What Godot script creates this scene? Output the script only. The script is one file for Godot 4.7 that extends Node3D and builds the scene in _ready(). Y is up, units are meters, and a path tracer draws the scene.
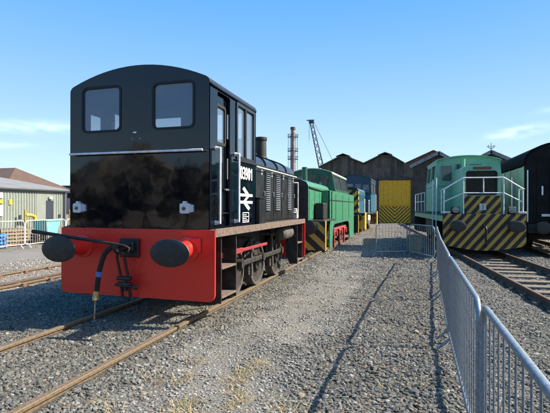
extends Node3D

# ---------------------------------------------------------------- helpers
var rng := RandomNumberGenerator.new()
var M := {}
var used := {}

func lin(r: float, g: float, b: float) -> Color:
	return Color(r, g, b).linear_to_srgb()

func numbered(called: String) -> String:
	var n: int = used.get(called, 0)
	used[called] = n + 1
	return called if n == 0 else "%s_%03d" % [called, n]

func tag(o: Node, label: String, category: String, group := "", kind := "") -> Node:
	if label != "": o.set_meta("label", label)
	if category != "": o.set_meta("category", category)
	if group != "": o.set_meta("group", group)
	if kind != "": o.set_meta("kind", kind)
	return o

func thing(called: String, label: String, category: String, at := Vector3.ZERO, turn := 0.0, group := "") -> Node3D:
	var o := Node3D.new()
	o.name = numbered(called)
	add_child(o)
	o.position = at
	o.rotation.y = turn
	tag(o, label, category, group)
	return o

func mb() -> SurfaceTool:
	var st := SurfaceTool.new()
	st.begin(Mesh.PRIMITIVE_TRIANGLES)
	return st

func build(st: SurfaceTool, called: String, m: Material, parent: Node) -> MeshInstance3D:
	var o := MeshInstance3D.new()
	o.mesh = st.commit()
	o.material_override = m
	if parent == self:
		o.name = numbered(called)
		add_child(o)
	else:
		o.name = called
		parent.add_child(o, true)
	return o

func inst(mesh: Mesh, called: String, m: Material, parent: Node, xf := Transform3D.IDENTITY) -> MeshInstance3D:
	var o := MeshInstance3D.new()
	o.mesh = mesh
	o.material_override = m
	o.name = called
	o.transform = xf
	parent.add_child(o, true)
	return o

# one triangle facing the way of n (front faces run clockwise)
func tri(st: SurfaceTool, a: Vector3, b: Vector3, c: Vector3, n: Vector3) -> void:
	var g := (c - a).cross(b - a)
	st.set_normal(n)
	if g.dot(n) >= 0.0:
		st.add_vertex(a); st.add_vertex(b); st.add_vertex(c)
	else:
		st.add_vertex(a); st.add_vertex(c); st.add_vertex(b)

func tri3(st: SurfaceTool, a: Vector3, b: Vector3, c: Vector3, na: Vector3, nb: Vector3, nc: Vector3) -> void:
	var g := (c - a).cross(b - a)
	var v := [[a, na], [b, nb], [c, nc]] if g.dot(na + nb + nc) >= 0.0 else [[a, na], [c, nc], [b, nb]]
	for p in v:
		st.set_normal(p[1]); st.add_vertex(p[0])

func quad(st: SurfaceTool, a: Vector3, b: Vector3, c: Vector3, d: Vector3, n: Vector3) -> void:
	tri(st, a, b, c, n); tri(st, a, c, d, n)

func flat(st: SurfaceTool, a: Vector3, b: Vector3, c: Vector3, d: Vector3, out: Vector3) -> void:
	var n := (c - a).cross(b - a)
	if n.length() < 1e-9: n = (d - a).cross(c - a)
	n = n.normalized()
	if n.dot(out) < 0.0: n = -n
	quad(st, a, b, c, d, n)

# box with bevelled edges; xf places its centre
func box(st: SurfaceTool, c: Vector3, s: Vector3, bev := 0.0, bs := Basis.IDENTITY) -> void:
	var h := s * 0.5
	var b: float = min(bev, min(h.x, min(h.y, h.z)) * 0.8)
	if b <= 0.0:
		for ax in 3:
			for sg in [-1.0, 1.0]:
				var n := Vector3.ZERO; n[ax] = sg
				var u := Vector3.ZERO; u[(ax + 1) % 3] = h[(ax + 1) % 3]
				var v := Vector3.ZERO; v[(ax + 2) % 3] = h[(ax + 2) % 3]
				var o := n * h[ax]
				quad(st, c + bs * (o - u - v), c + bs * (o + u - v), c + bs * (o + u + v), c + bs * (o - u + v), bs * n)
		return
	for ax in 3:
		var a1 := (ax + 1) % 3
		var a2 := (ax + 2) % 3
		for sg in [-1.0, 1.0]:
			var n := Vector3.ZERO; n[ax] = sg
			var u := Vector3.ZERO; u[a1] = h[a1] - b
			var v := Vector3.ZERO; v[a2] = h[a2] - b
			var o := n * h[ax]
			quad(st, c + bs * (o - u - v), c + bs * (o + u - v), c + bs * (o + u + v), c + bs * (o - u + v), bs * n)
		for s1 in [-1.0, 1.0]:
			for s2 in [-1.0, 1.0]:
				var l := Vector3.ZERO; l[ax] = h[ax] - b
				var p := Vector3.ZERO; p[a1] = s1 * h[a1]; p[a2] = s2 * (h[a2] - b)
				var q := Vector3.ZERO; q[a1] = s1 * (h[a1] - b); q[a2] = s2 * h[a2]
				var n2 := Vector3.ZERO; n2[a1] = s1; n2[a2] = s2
				quad(st, c + bs * (p - l), c + bs * (p + l), c + bs * (q + l), c + bs * (q - l), bs * n2.normalized())
	for sx in [-1.0, 1.0]:
		for sy in [-1.0, 1.0]:
			for sz in [-1.0, 1.0]:
				tri(st, c + bs * Vector3(sx * h.x, sy * (h.y - b), sz * (h.z - b)), c + bs * Vector3(sx * (h.x - b), sy * h.y, sz * (h.z - b)), c + bs * Vector3(sx * (h.x - b), sy * (h.y - b), sz * h.z), bs * Vector3(sx, sy, sz).normalized())

func bar(st: SurfaceTool, a: Vector3, b: Vector3, w: float, d: float, up := Vector3.UP) -> void:
	var z := (b - a).normalized()
	if abs(z.dot(up)) > 0.99: up = Vector3.RIGHT
	var x := up.cross(z).normalized()
	box(st, (a + b) * 0.5, Vector3(w, d, (b - a).length()), 0.0, Basis(x, z.cross(x), z))

# round bar / cone between two points
func cyl(st: SurfaceTool, a: Vector3, b: Vector3, r0: float, r1 := -1.0, n := 12, caps := true) -> void:
	if r1 < 0.0: r1 = r0
	var z := (b - a).normalized()
	var x := z.cross(Vector3.UP if abs(z.y) < 0.9 else Vector3.RIGHT).normalized()
	var y := z.cross(x)
	for k in n:
		var t0 := TAU * k / n
		var t1 := TAU * (k + 1) / n
		var d0 := x * cos(t0) + y * sin(t0)
		var d1 := x * cos(t1) + y * sin(t1)
		tri3(st, a + d0 * r0, a + d1 * r0, b + d1 * r1, d0, d1, d1)
		tri3(st, a + d0 * r0, b + d1 * r1, b + d0 * r1, d0, d1, d0)
		if caps:
			tri(st, a, a + d0 * r0, a + d1 * r0, -z)
			tri(st, b, b + d0 * r1, b + d1 * r1, z)

# smooth tube along points
func tube(st: SurfaceTool, pts: Array, r: float, n := 8) -> void:
	var rings := []
	var x := Vector3.ZERO
	for i in pts.size():
		var p: Vector3 = pts[i]
		var t: Vector3 = (pts[min(i + 1, pts.size() - 1)] - pts[max(i - 1, 0)])
		t = t.normalized()
		if i == 0: x = t.cross(Vector3.UP if abs(t.y) < 0.9 else Vector3.RIGHT).normalized()
		else: x = (x - t * x.dot(t)).normalized()
		var y := t.cross(x)
		var ring := []
		for k in n:
			var d := x * cos(TAU * k / n) + y * sin(TAU * k / n)
			ring.append([p + d * r, d])
		rings.append([ring, p, t])
	for i in pts.size() - 1:
		for k in n:
			var a = rings[i][0][k]; var b = rings[i][0][(k + 1) % n]
			var c = rings[i + 1][0][(k + 1) % n]; var d = rings[i + 1][0][k]
			tri3(st, a[0], b[0], c[0], a[1], b[1], c[1])
			tri3(st, a[0], c[0], d[0], a[1], c[1], d[1])
	for k in n:
		tri(st, rings[0][1], rings[0][0][k][0], rings[0][0][(k + 1) % n][0], -rings[0][2])
		var l = rings[-1]
		tri(st, l[1], l[0][k][0], l[0][(k + 1) % n][0], l[2])

# lathe: profile of (radius, along) round axis from o; sx / sy stretch it
func lathe(st: SurfaceTool, prof: Array, xf: Transform3D, n := 24, sx := 1.0, sy := 1.0) -> void:
	for i in prof.size() - 1:
		var p: Vector2 = prof[i]; var q: Vector2 = prof[i + 1]
		var dv := q - p
		if dv.length() < 1e-6: continue
		var nr := Vector2(dv.y, -dv.x).normalized()
		for k in n:
			var t0 := TAU * k / n; var t1 := TAU * (k + 1) / n
			var v := []
			for e in [[p, t0], [p, t1], [q, t1], [q, t0]]:
				var pos := Vector3(e[0].x * cos(e[1]) * sx, e[0].x * sin(e[1]) * sy, e[0].y)
				var nn := Vector3(nr.x * cos(e[1]) / sx, nr.x * sin(e[1]) / sy, nr.y).normalized()
				v.append([xf * pos, (xf.basis * nn).normalized()])
			tri3(st, v[0][0], v[1][0], v[2][0], v[0][1], v[1][1], v[2][1])
			tri3(st, v[0][0], v[2][0], v[3][0], v[0][1], v[2][1], v[3][1])

func ball(st: SurfaceTool, c: Vector3, r: float, n := 8) -> void:
	var pr := []
	for i in n / 2 + 1:
		var t := -PI / 2 + PI * i / (n / 2)
		pr.append(Vector2(cos(t) * r, sin(t) * r))
	lathe(st, pr, Transform3D(Basis.IDENTITY, c), n)

func rrect(x0: float, y0: float, x1: float, y1: float, r: float, n := 4) -> PackedVector2Array:
	var p := PackedVector2Array()
	for c in [[x1 - r, y0 + r, -90.0], [x1 - r, y1 - r, 0.0], [x0 + r, y1 - r, 90.0], [x0 + r, y0 + r, 180.0]]:
		for k in n + 1:
			var t := deg_to_rad(c[2] + 90.0 * k / n)
			p.append(Vector2(c[0] + r * cos(t), c[1] + r * sin(t)))
	return p

func rect(x0: float, y0: float, x1: float, y1: float) -> PackedVector2Array:
	return PackedVector2Array([Vector2(x0, y0), Vector2(x1, y0), Vector2(x1, y1), Vector2(x0, y1)])

func ellipse(cx: float, cy: float, rx: float, ry: float, n := 24) -> PackedVector2Array:
	var p := PackedVector2Array()
	for k in n: p.append(Vector2(cx + rx * cos(TAU * k / n), cy + ry * sin(TAU * k / n)))
	return p

# sheet of outline `outer` with holes, from depth t0 to t1 along local z
func plate(st: SurfaceTool, outer: PackedVector2Array, holes: Array, t0: float, t1: float, xf := Transform3D.IDENTITY) -> void:
	var lo := min(t0, t1) as float
	var hi := max(t0, t1) as float
	var cuts := []
	for h in holes:
		var a := INF; var b := -INF
		for p in h:
			a = min(a, p.x); b = max(b, p.x)
		cuts.append((a + b) * 0.5)
	cuts.sort()
	cuts.append(1e4)
	var pieces := []
	var x := -1e4
	for c in cuts:
		if c - x < 1e-4: continue
		var slab := rect(x, -1e4, c, 1e4)
		for pc in (Geometry2D.intersect_polygons(outer, slab) if cuts.size() > 1 else [outer]):
			var left := [pc]
			for h in holes:
				var nx := []
				for q in left:
					for r in Geometry2D.clip_polygons(q, h):
						nx.append(r)
				left = nx
			pieces.append_array(left)
		x = c
	for pc in pieces:
		var ids := Geometry2D.triangulate_polygon(pc)
		for i in range(0, ids.size(), 3):
			var a: Vector2 = pc[ids[i]]; var b: Vector2 = pc[ids[i + 1]]; var c: Vector2 = pc[ids[i + 2]]
			tri(st, xf * Vector3(a.x, a.y, hi), xf * Vector3(b.x, b.y, hi), xf * Vector3(c.x, c.y, hi), xf.basis.z.normalized())
			tri(st, xf * Vector3(a.x, a.y, lo), xf * Vector3(b.x, b.y, lo), xf * Vector3(c.x, c.y, lo), -xf.basis.z.normalized())
	var loops := [[outer, 1.0]]
	for h in holes: loops.append([h, -1.0])
	for l in loops:
		var poly: PackedVector2Array = l[0]
		var ar := 0.0
		for i in poly.size():
			ar += poly[i].cross(poly[(i + 1) % poly.size()])
		for i in poly.size():
			var a: Vector2 = poly[i]; var b: Vector2 = poly[(i + 1) % poly.size()]
			var n: Vector2 = Vector2((b - a).y, -(b - a).x).normalized() * sign(ar) * (l[1] as float)
			quad(st, xf * Vector3(a.x, a.y, lo), xf * Vector3(b.x, b.y, lo), xf * Vector3(b.x, b.y, hi), xf * Vector3(a.x, a.y, hi), (xf.basis * Vector3(n.x, n.y, 0)).normalized())

# diagonal paint bands clipped to an outline, a paint's thickness proud of it
func bands(st: SurfaceTool, outer: PackedVector2Array, deg: float, wide: float, gap: float, t0: float, t1: float, xf := Transform3D.IDENTITY, start := 0.0) -> void:
	var lo := Vector2(INF, INF); var hi := Vector2(-INF, -INF)
	for p in outer:
		lo = lo.min(p); hi = hi.max(p)
	var c := (lo + hi) * 0.5
	var rad := (hi - lo).length() * 0.5 + wide + gap
	var d := Vector2.from_angle(deg_to_rad(deg))
	var n := Vector2(-d.y, d.x)
	var t := -rad + start
	while t < rad:
		var q := PackedVector2Array([c + n * t - d * rad * 2, c + n * t + d * rad * 2, c + n * (t + wide) + d * rad * 2, c + n * (t + wide) - d * rad * 2])
		for pc in Geometry2D.intersect_polygons(outer, q):
			plate(st, pc, [], t0, t1, xf)
		t += wide + gap

func face_x(x: float) -> Transform3D:      # plate's x runs along -z, its depth along +x
	return Transform3D(Basis(Vector3(0, 0, -1), Vector3(0, 1, 0), Vector3(1, 0, 0)), Vector3(x, 0, 0))

func words(parent: Node, called: String, text: String, high: float, xf: Transform3D, m: Material, bold := true) -> MeshInstance3D:
	var f := SystemFont.new()
	f.font_names = PackedStringArray(["Droid Sans"])
	if bold: f.font_weight = 700
	var t := TextMesh.new()
	t.text = text; t.font = f; t.font_size = 64; t.pixel_size = high / 46.0; t.depth = 0.004
	return inst(t, called, m, parent, xf)

# ---------------------------------------------------------------- materials
func noise_tex(seed_: int, freq: float, stops: Array, size := 512, kind := FastNoiseLite.TYPE_SIMPLEX_SMOOTH, oct := 4) -> ImageTexture:
	var fn := FastNoiseLite.new()
	fn.seed = seed_; fn.frequency = freq; fn.noise_type = kind; fn.fractal_octaves = oct
	var im := fn.get_seamless_image(size, size)
	im.convert(Image.FORMAT_L8)
	var d := im.get_data()
	var lut := []
	for i in 256:
		var t := i / 255.0
		var col: Color = stops[-1][1]
		for k in stops.size() - 1:
			if t <= stops[k + 1][0]:
				var s: float = clamp((t - stops[k][0]) / (stops[k + 1][0] - stops[k][0]), 0.0, 1.0)
				col = (stops[k][1] as Color).lerp(stops[k + 1][1], s)
				break
		lut.append(col)
	var out := PackedByteArray()
	out.resize(size * size * 3)
	for i in size * size:
		var col: Color = lut[d[i]]
		out[i * 3] = int(clamp(col.r, 0, 1) * 255); out[i * 3 + 1] = int(clamp(col.g, 0, 1) * 255); out[i * 3 + 2] = int(clamp(col.b, 0, 1) * 255)
	return ImageTexture.create_from_image(Image.create_from_data(size, size, false, Image.FORMAT_RGB8, out))

func mat(c: Color, rough := 0.6, metal := 0.0) -> StandardMaterial3D:
	var m := StandardMaterial3D.new()
	m.albedo_color = c
	m.roughness = rough
	m.metallic = metal
	return m

func worn(a: Color, b: Color, seed_: int, rough := 0.5, scale := 1.0, freq := 0.012, metal := 0.0, spread := 0.25) -> StandardMaterial3D:
	var m := mat(Color.WHITE, rough, metal)
	m.albedo_texture = noise_tex(seed_, freq, [[0.0, a], [0.5 - spread * 0.5, a], [0.5 + spread, b], [1.0, b]], 256)
	m.uv1_triplanar = true
	m.uv1_world_triplanar = true
	m.uv1_scale = Vector3.ONE * scale
	return m

func gloss(m: StandardMaterial3D, coat := 1.0, cr := 0.05) -> StandardMaterial3D:
	m.clearcoat_enabled = true; m.clearcoat = coat; m.clearcoat_roughness = cr
	return m

func glass(c: Color, alpha: float) -> StandardMaterial3D:
	var m := mat(Color(c.r, c.g, c.b, alpha), 0.03)
	m.transparency = BaseMaterial3D.TRANSPARENCY_ALPHA
	return m

func make_materials() -> void:
	M.black = mat(lin(0.0015, 0.0025, 0.006), 0.045)
	M.black.normal_enabled = true
	M.black.normal_texture = noise_bump(5, 0.006)
	M.black.normal_scale = 0.05
	M.black.uv1_triplanar = true; M.black.uv1_world_triplanar = true; M.black.uv1_scale = Vector3.ONE * 0.9
	M.satin_black = worn(lin(0.008, 0.009, 0.010), lin(0.02, 0.019, 0.018), 6, 0.38, 0.8)
	M.frame_black = worn(lin(0.009, 0.008, 0.008), lin(0.03, 0.025, 0.02), 7, 0.7, 1.4)
	M.rubber = mat(lin(0.006, 0.006, 0.006), 0.7)
	M.red = worn(lin(0.62, 0.018, 0.016), lin(0.54, 0.022, 0.02), 8, 0.32, 1.2)
	M.red.albedo_texture = noise_tex(8, 0.03, [[0.0, lin(0.55, 0.02, 0.018)], [0.3, lin(0.68, 0.026, 0.016)], [0.7, lin(0.64, 0.025, 0.016)], [0.84, lin(0.54, 0.024, 0.018)], [0.95, lin(0.3, 0.02, 0.018)], [1.0, lin(0.08, 0.02, 0.016)]], 512, FastNoiseLite.TYPE_SIMPLEX_SMOOTH, 5)
	M.rod_red = worn(lin(0.36, 0.035, 0.035), lin(0.2, 0.04, 0.03), 9, 0.55, 2.0)
	M.rod_dirty = worn(lin(0.24, 0.02, 0.025), lin(0.11, 0.02, 0.018), 70, 0.6, 2.0)
	M.hood_black = worn(lin(0.008, 0.009, 0.010), lin(0.018, 0.017, 0.016), 74, 0.2, 0.8)
	M.louvre = worn(lin(0.16, 0.185, 0.22), lin(0.1, 0.115, 0.13), 71, 0.4, 3.0)
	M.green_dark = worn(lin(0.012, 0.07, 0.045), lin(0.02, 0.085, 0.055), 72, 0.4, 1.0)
	M.buffer = worn(lin(0.010, 0.010, 0.011), lin(0.02, 0.019, 0.018), 10, 0.55, 3.0)
	M.dusty = worn(lin(0.13, 0.092, 0.073), lin(0.08, 0.06, 0.05), 11, 0.85, 1.6, 0.02)
	M.wheel = worn(lin(0.085, 0.075, 0.066), lin(0.045, 0.038, 0.033), 12, 0.8, 2.0, 0.02)
	M.steel = worn(lin(0.42, 0.42, 0.43), lin(0.3, 0.29, 0.28), 13, 0.35, 2.0, 0.02, 0.9)
	M.white = worn(lin(0.72, 0.73, 0.74), lin(0.55, 0.55, 0.54), 14, 0.35, 2.0)
	M.white_dirty = worn(lin(0.6, 0.6, 0.57), lin(0.36, 0.34, 0.31), 15, 0.55, 2.0)
	M.letter = mat(lin(0.8, 0.8, 0.78), 0.5)
	M.silver = mat(lin(0.55, 0.57, 0.62), 0.4, 0.3)
	M.brass = mat(lin(0.55, 0.42, 0.22), 0.35, 0.9)
	M.blue_tape = mat(lin(0.05, 0.16, 0.5), 0.5)
	M.lens = gloss(mat(lin(0.03, 0.03, 0.035), 0.1))
	M.lamp_glass = gloss(mat(lin(0.16, 0.17, 0.17), 0.1))
	M.rust = worn(lin(0.14, 0.075, 0.045), lin(0.07, 0.045, 0.035), 16, 0.85, 2.0, 0.02)
	M.exhaust = worn(lin(0.012, 0.011, 0.011), lin(0.025, 0.02, 0.017), 17, 0.7, 3.0)
	M.pane = glass(lin(0.2, 0.3, 0.44), 0.22)  # pale blue film imitates sky reflected in the glass
	M.pane_dark = glass(lin(0.08, 0.1, 0.11), 0.45)
	M.seat = mat(lin(0.03, 0.025, 0.02), 0.8)
	M.cab_inside = mat(lin(0.2, 0.22, 0.23), 0.6)
	M.green = worn(lin(0.035, 0.185, 0.105), lin(0.065, 0.215, 0.13), 18, 0.42, 0.6)
	M.green_pale = worn(lin(0.17, 0.33, 0.24), lin(0.22, 0.38, 0.29), 19, 0.45, 0.6)
	M.cream = worn(lin(0.55, 0.5, 0.36), lin(0.45, 0.42, 0.32), 20, 0.6, 1.0)
	M.blue = worn(lin(0.012, 0.085, 0.135), lin(0.02, 0.105, 0.16), 21, 0.45, 0.6)
	M.blue_dark = worn(lin(0.008, 0.036, 0.062), lin(0.012, 0.048, 0.08), 22, 0.45, 0.6)
	M.yellow = worn(lin(0.52, 0.34, 0.03), lin(0.42, 0.26, 0.03), 23, 0.55, 0.8)
	M.stripe = worn(lin(0.47, 0.275, 0.03), lin(0.3, 0.185, 0.035), 24, 0.6, 1.4)
	M.stripe_black = worn(lin(0.007, 0.0065, 0.006), lin(0.016, 0.0145, 0.013), 25, 0.6, 1.4)
	M.door_yellow = worn(lin(0.72, 0.345, 0.004), lin(0.58, 0.285, 0.008), 26, 0.65, 0.25)
	M.galv = worn(lin(0.22, 0.255, 0.29), lin(0.15, 0.17, 0.19), 27, 0.42, 5.0, 0.02, 0.35)
	M.galv_pale = worn(lin(0.6, 0.6, 0.58), lin(0.5, 0.5, 0.48), 28, 0.5, 5.0, 0.02, 0.2)
	M.rail_side = worn(lin(0.10, 0.068, 0.045), lin(0.06, 0.042, 0.03), 29, 0.85, 3.0, 0.02)
	M.rail_tan = worn(lin(0.135, 0.098, 0.06), lin(0.085, 0.06, 0.038), 30, 0.75, 3.0, 0.02)
	M.sleeper = worn(lin(0.14, 0.125, 0.1), lin(0.085, 0.073, 0.06), 31, 0.9, 2.2, 0.02)
	M.shed_a = worn(lin(0.064, 0.050, 0.037), lin(0.105, 0.083, 0.062), 32, 0.85, 0.3)
	M.shed_b = worn(lin(0.085, 0.067, 0.048), lin(0.12, 0.095, 0.07), 33, 0.85, 0.3)
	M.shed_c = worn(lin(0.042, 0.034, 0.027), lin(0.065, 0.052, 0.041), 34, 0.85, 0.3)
	M.shed_roof = worn(lin(0.13, 0.12, 0.11), lin(0.085, 0.08, 0.075), 35, 0.9, 0.3)
	M.rust_roof = worn(lin(0.17, 0.085, 0.06), lin(0.12, 0.07, 0.055), 36, 0.85, 0.3)
	M.verge = worn(lin(0.2, 0.22, 0.22), lin(0.14, 0.15, 0.15), 37, 0.8, 0.5)
	M.clad = worn(lin(0.19, 0.22, 0.195), lin(0.165, 0.19, 0.17), 38, 0.55, 0.3)
	M.clad_b = worn(lin(0.17, 0.195, 0.175), lin(0.185, 0.205, 0.185), 39, 0.55, 0.3)
	M.roof_grey = worn(lin(0.19, 0.19, 0.18), lin(0.155, 0.155, 0.148), 40, 0.6, 0.2)
	M.brown_roof = worn(lin(0.085, 0.052, 0.038), lin(0.065, 0.042, 0.033), 41, 0.9, 0.2)
	M.brick = worn(lin(0.25, 0.12, 0.08), lin(0.2, 0.1, 0.07), 42, 0.9, 0.4)
	M.pallet_wood = worn(lin(0.23, 0.175, 0.11), lin(0.15, 0.12, 0.085), 43, 0.9, 2.0, 0.02)
	M.pallet_blue = worn(lin(0.03, 0.16, 0.42), lin(0.06, 0.16, 0.33), 44, 0.8, 2.0)
	M.turquoise = worn(lin(0.12, 0.5, 0.42), lin(0.16, 0.5, 0.42), 45, 0.5, 2.0)
	M.dark_door = mat(lin(0.02, 0.03, 0.045), 0.5)
	M.stack = worn(lin(0.24, 0.2, 0.19), lin(0.17, 0.13, 0.12), 46, 0.8, 0.5)
	M.lattice = mat(lin(0.035, 0.05, 0.075), 0.6)
	M.van = worn(lin(0.005, 0.006, 0.008), lin(0.010, 0.010, 0.011), 47, 0.35, 0.5)
	M.van.metallic_specular = 0.2
	M.van_roof = worn(lin(0.006, 0.006, 0.007), lin(0.012, 0.012, 0.012), 73, 0.85, 0.5)
	M.van_roof.metallic_specular = 0.15
	M.van_side = worn(lin(0.42, 0.47, 0.34), lin(0.34, 0.4, 0.29), 48, 0.55, 0.6)
	M.olive = worn(lin(0.2, 0.2, 0.13), lin(0.15, 0.15, 0.1), 49, 0.8, 2.0)
	M.pale_wall = mat(lin(0.5, 0.58, 0.62), 0.7)
	M.bark = worn(lin(0.07, 0.055, 0.04), lin(0.11, 0.09, 0.07), 50, 0.95, 2.0)
	M.earth = worn(lin(0.23, 0.215, 0.185), lin(0.09, 0.085, 0.065), 51, 0.95, 0.12, 0.02)
	weather(M.green, lin(0.028, 0.155, 0.085), lin(0.06, 0.2, 0.118), lin(0.05, 0.085, 0.055), 81)
	weather(M.green_pale, lin(0.13, 0.33, 0.215), lin(0.18, 0.38, 0.26), lin(0.15, 0.17, 0.11), 82)
	weather(M.blue, lin(0.012, 0.085, 0.135), lin(0.024, 0.11, 0.16), lin(0.04, 0.05, 0.05), 83)
	weather(M.door_yellow, lin(0.72, 0.345, 0.004), lin(0.56, 0.275, 0.008), lin(0.26, 0.14, 0.02), 84)
	weather(M.stripe, lin(0.47, 0.275, 0.03), lin(0.34, 0.2, 0.035), lin(0.07, 0.05, 0.03), 85)
	weather(M.clad, lin(0.19, 0.22, 0.195), lin(0.165, 0.19, 0.17), lin(0.11, 0.115, 0.095), 86)
	M.leaf = mat(Color.WHITE, 0.7)
	M.leaf.vertex_color_use_as_albedo = true
	M.leaf.backlight_enabled = true
	M.leaf.backlight = Color(0.3, 0.3, 0.2)
	M.straw = mat(Color.WHITE, 0.85)
	M.straw.vertex_color_use_as_albedo = true
	M.stone = mat(Color.WHITE, 0.9)
	M.stone.vertex_color_use_as_albedo = true
	M.ground = mat(Color.WHITE, 0.95)
	M.ground.vertex_color_use_as_albedo = true
	M.ground.albedo_texture = noise_tex(61, 0.09, [[0.0, Color(0.45, 0.45, 0.46)], [0.35, Color(0.72, 0.71, 0.7)], [0.65, Color(0.92, 0.91, 0.89)], [1.0, Color(1, 1, 0.98)]], 1024, FastNoiseLite.TYPE_CELLULAR, 2)
	M.ground.uv1_triplanar = true; M.ground.uv1_world_triplanar = true
	M.ground.uv1_scale = Vector3.ONE * 0.45
	M.ground.normal_enabled = true
	M.ground.normal_texture = noise_bump(62, 0.09, FastNoiseLite.TYPE_CELLULAR, 1024)
	M.ground.normal_scale = 0.8

func weather(m: StandardMaterial3D, a: Color, b: Color, dirt: Color, seed_: int) -> void:     # faded paint with scattered stains and chips
	m.albedo_texture = noise_tex(seed_, 0.016, [[0.0, dirt], [0.07, dirt], [0.16, a], [0.42, a], [0.6, b], [0.8, a], [0.87, a], [0.95, dirt], [1.0, dirt]], 512, FastNoiseLite.TYPE_SIMPLEX_SMOOTH, 6)

func noise_bump(seed_: int, freq: float, kind := FastNoiseLite.TYPE_SIMPLEX_SMOOTH, size := 256) -> ImageTexture:
	var fn := FastNoiseLite.new()
	fn.seed = seed_; fn.frequency = freq; fn.noise_type = kind; fn.fractal_octaves = 3
	var im := fn.get_seamless_image(size, size)
	im.convert(Image.FORMAT_RGBA8)
	im.bump_map_to_normal_map(6.0)
	return ImageTexture.create_from_image(im)

func _ready() -> void:
	rng.seed = 20130
	# ---- camera
	var cam := Camera3D.new()
	cam.name = "camera"
	cam.fov = 50.29
	cam.near = 0.05
	cam.far = 6000.0
	cam.position = Vector3(0, 1.70, 0)
	cam.rotation = Vector3(0.0, 0.288, 0.003)
	add_child(cam)
	cam.current = true
	# ---- sky, exposure
	var sm := ProceduralSkyMaterial.new()
	sm.sky_top_color = lin(0.010, 0.148, 0.41)
	sm.sky_horizon_color = lin(0.37, 0.48, 0.495)
	sm.sky_curve = 0.18
	sm.ground_bottom_color = lin(0.12, 0.115, 0.105)
	sm.ground_horizon_color = lin(0.22, 0.26, 0.28)
	sm.ground_curve = 0.02
	sm.sun_angle_max = 100.0
	sm.sun_curve = 0.2
	sm.sky_cover = clouds()
	sm.sky_cover_modulate = Color(1, 1, 1, 1)
	var sky := Sky.new()
	sky.sky_material = sm
	var env := Environment.new()
	env.background_mode = Environment.BG_SKY
	env.sky = sky
	env.tonemap_mode = Environment.TONE_MAPPER_LINEAR
	env.tonemap_exposure = 2.45
	env.sdfgi_enabled = true
	env.ssao_enabled = true
	env.ssil_enabled = true
	var we := WorldEnvironment.new()
	we.name = "world_environment"
	we.environment = env
	add_child(we)
	# ---- sun: shadows fall 1.1 m to -x and 0.35 m to +z for each metre of height
	var sun := DirectionalLight3D.new()
	sun.name = "sun"
	sun.light_energy = 1.6
	sun.light_color = Color(1.0, 0.95, 0.87)
	sun.light_angular_distance = 0.5
	sun.shadow_enabled = true
	add_child(sun)
	sun.look_at_from_position(Vector3(1.1, 1.0, -0.35) * 50.0, Vector3.ZERO, Vector3.UP)

	make_materials()
	make_ground()
	make_tracks()
	make_shed()
	make_yard_left()
	make_skyline()
	make_black_shunter()
	make_green_shunter()
	make_blue_shunter()
	make_striped_loco()
	make_van()
	make_barriers()
	make_behind()
	make_ballast()
	make_weeds()

func clouds() -> ImageTexture:      # two faint wisps low in the sky
	var w := 2048; var h := 1024
	var im := Image.create(w, h, false, Image.FORMAT_RGBA8)
	var fn := FastNoiseLite.new()
	fn.seed = 4; fn.frequency = 0.05; fn.fractal_octaves = 4
	for c in [[-0.79, 0.158, 0.085, 0.011, 0.3], [-0.84, 0.118, 0.06, 0.006, 0.16], [0.215, 0.150, 0.045, 0.009, 0.42], [0.31, 0.19, 0.05, 0.007, 0.25], [0.9, 0.2, 0.12, 0.015, 0.3], [-1.6, 0.17, 0.15, 0.014, 0.3], [2.6, 0.16, 0.2, 0.016, 0.3]]:
		var cx: float = c[0] / TAU * w; var cy: float = (0.5 - c[1] / PI) * h
		var rx: float = c[2] / TAU * w; var ry: float = c[3] / PI * h
		for y in range(int(cy - ry * 3), int(cy + ry * 3) + 1):
			for x in range(int(cx - rx * 2.2), int(cx + rx * 2.2) + 1):
				var dx := (x - cx) / rx
				var dy := (y - cy + dx * ry * 0.6) / ry
				var a: float = exp(-(dx * dx + dy * dy)) * clampf(0.75 + fn.get_noise_2d(x * 1.0, y * 5.0) * 1.4, 0.0, 1.3) * c[4]
				var px := posmod(x, w)
				var o := im.get_pixel(px, y)
				if a > 0.004: im.set_pixel(px, y, Color(1, 1, 1, minf(1.0, o.a + a * 0.45)))
	return ImageTexture.create_from_image(im)

# ---------------------------------------------------------------- ground and tracks
var relief := FastNoiseLite.new()
var patch := FastNoiseLite.new()

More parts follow.
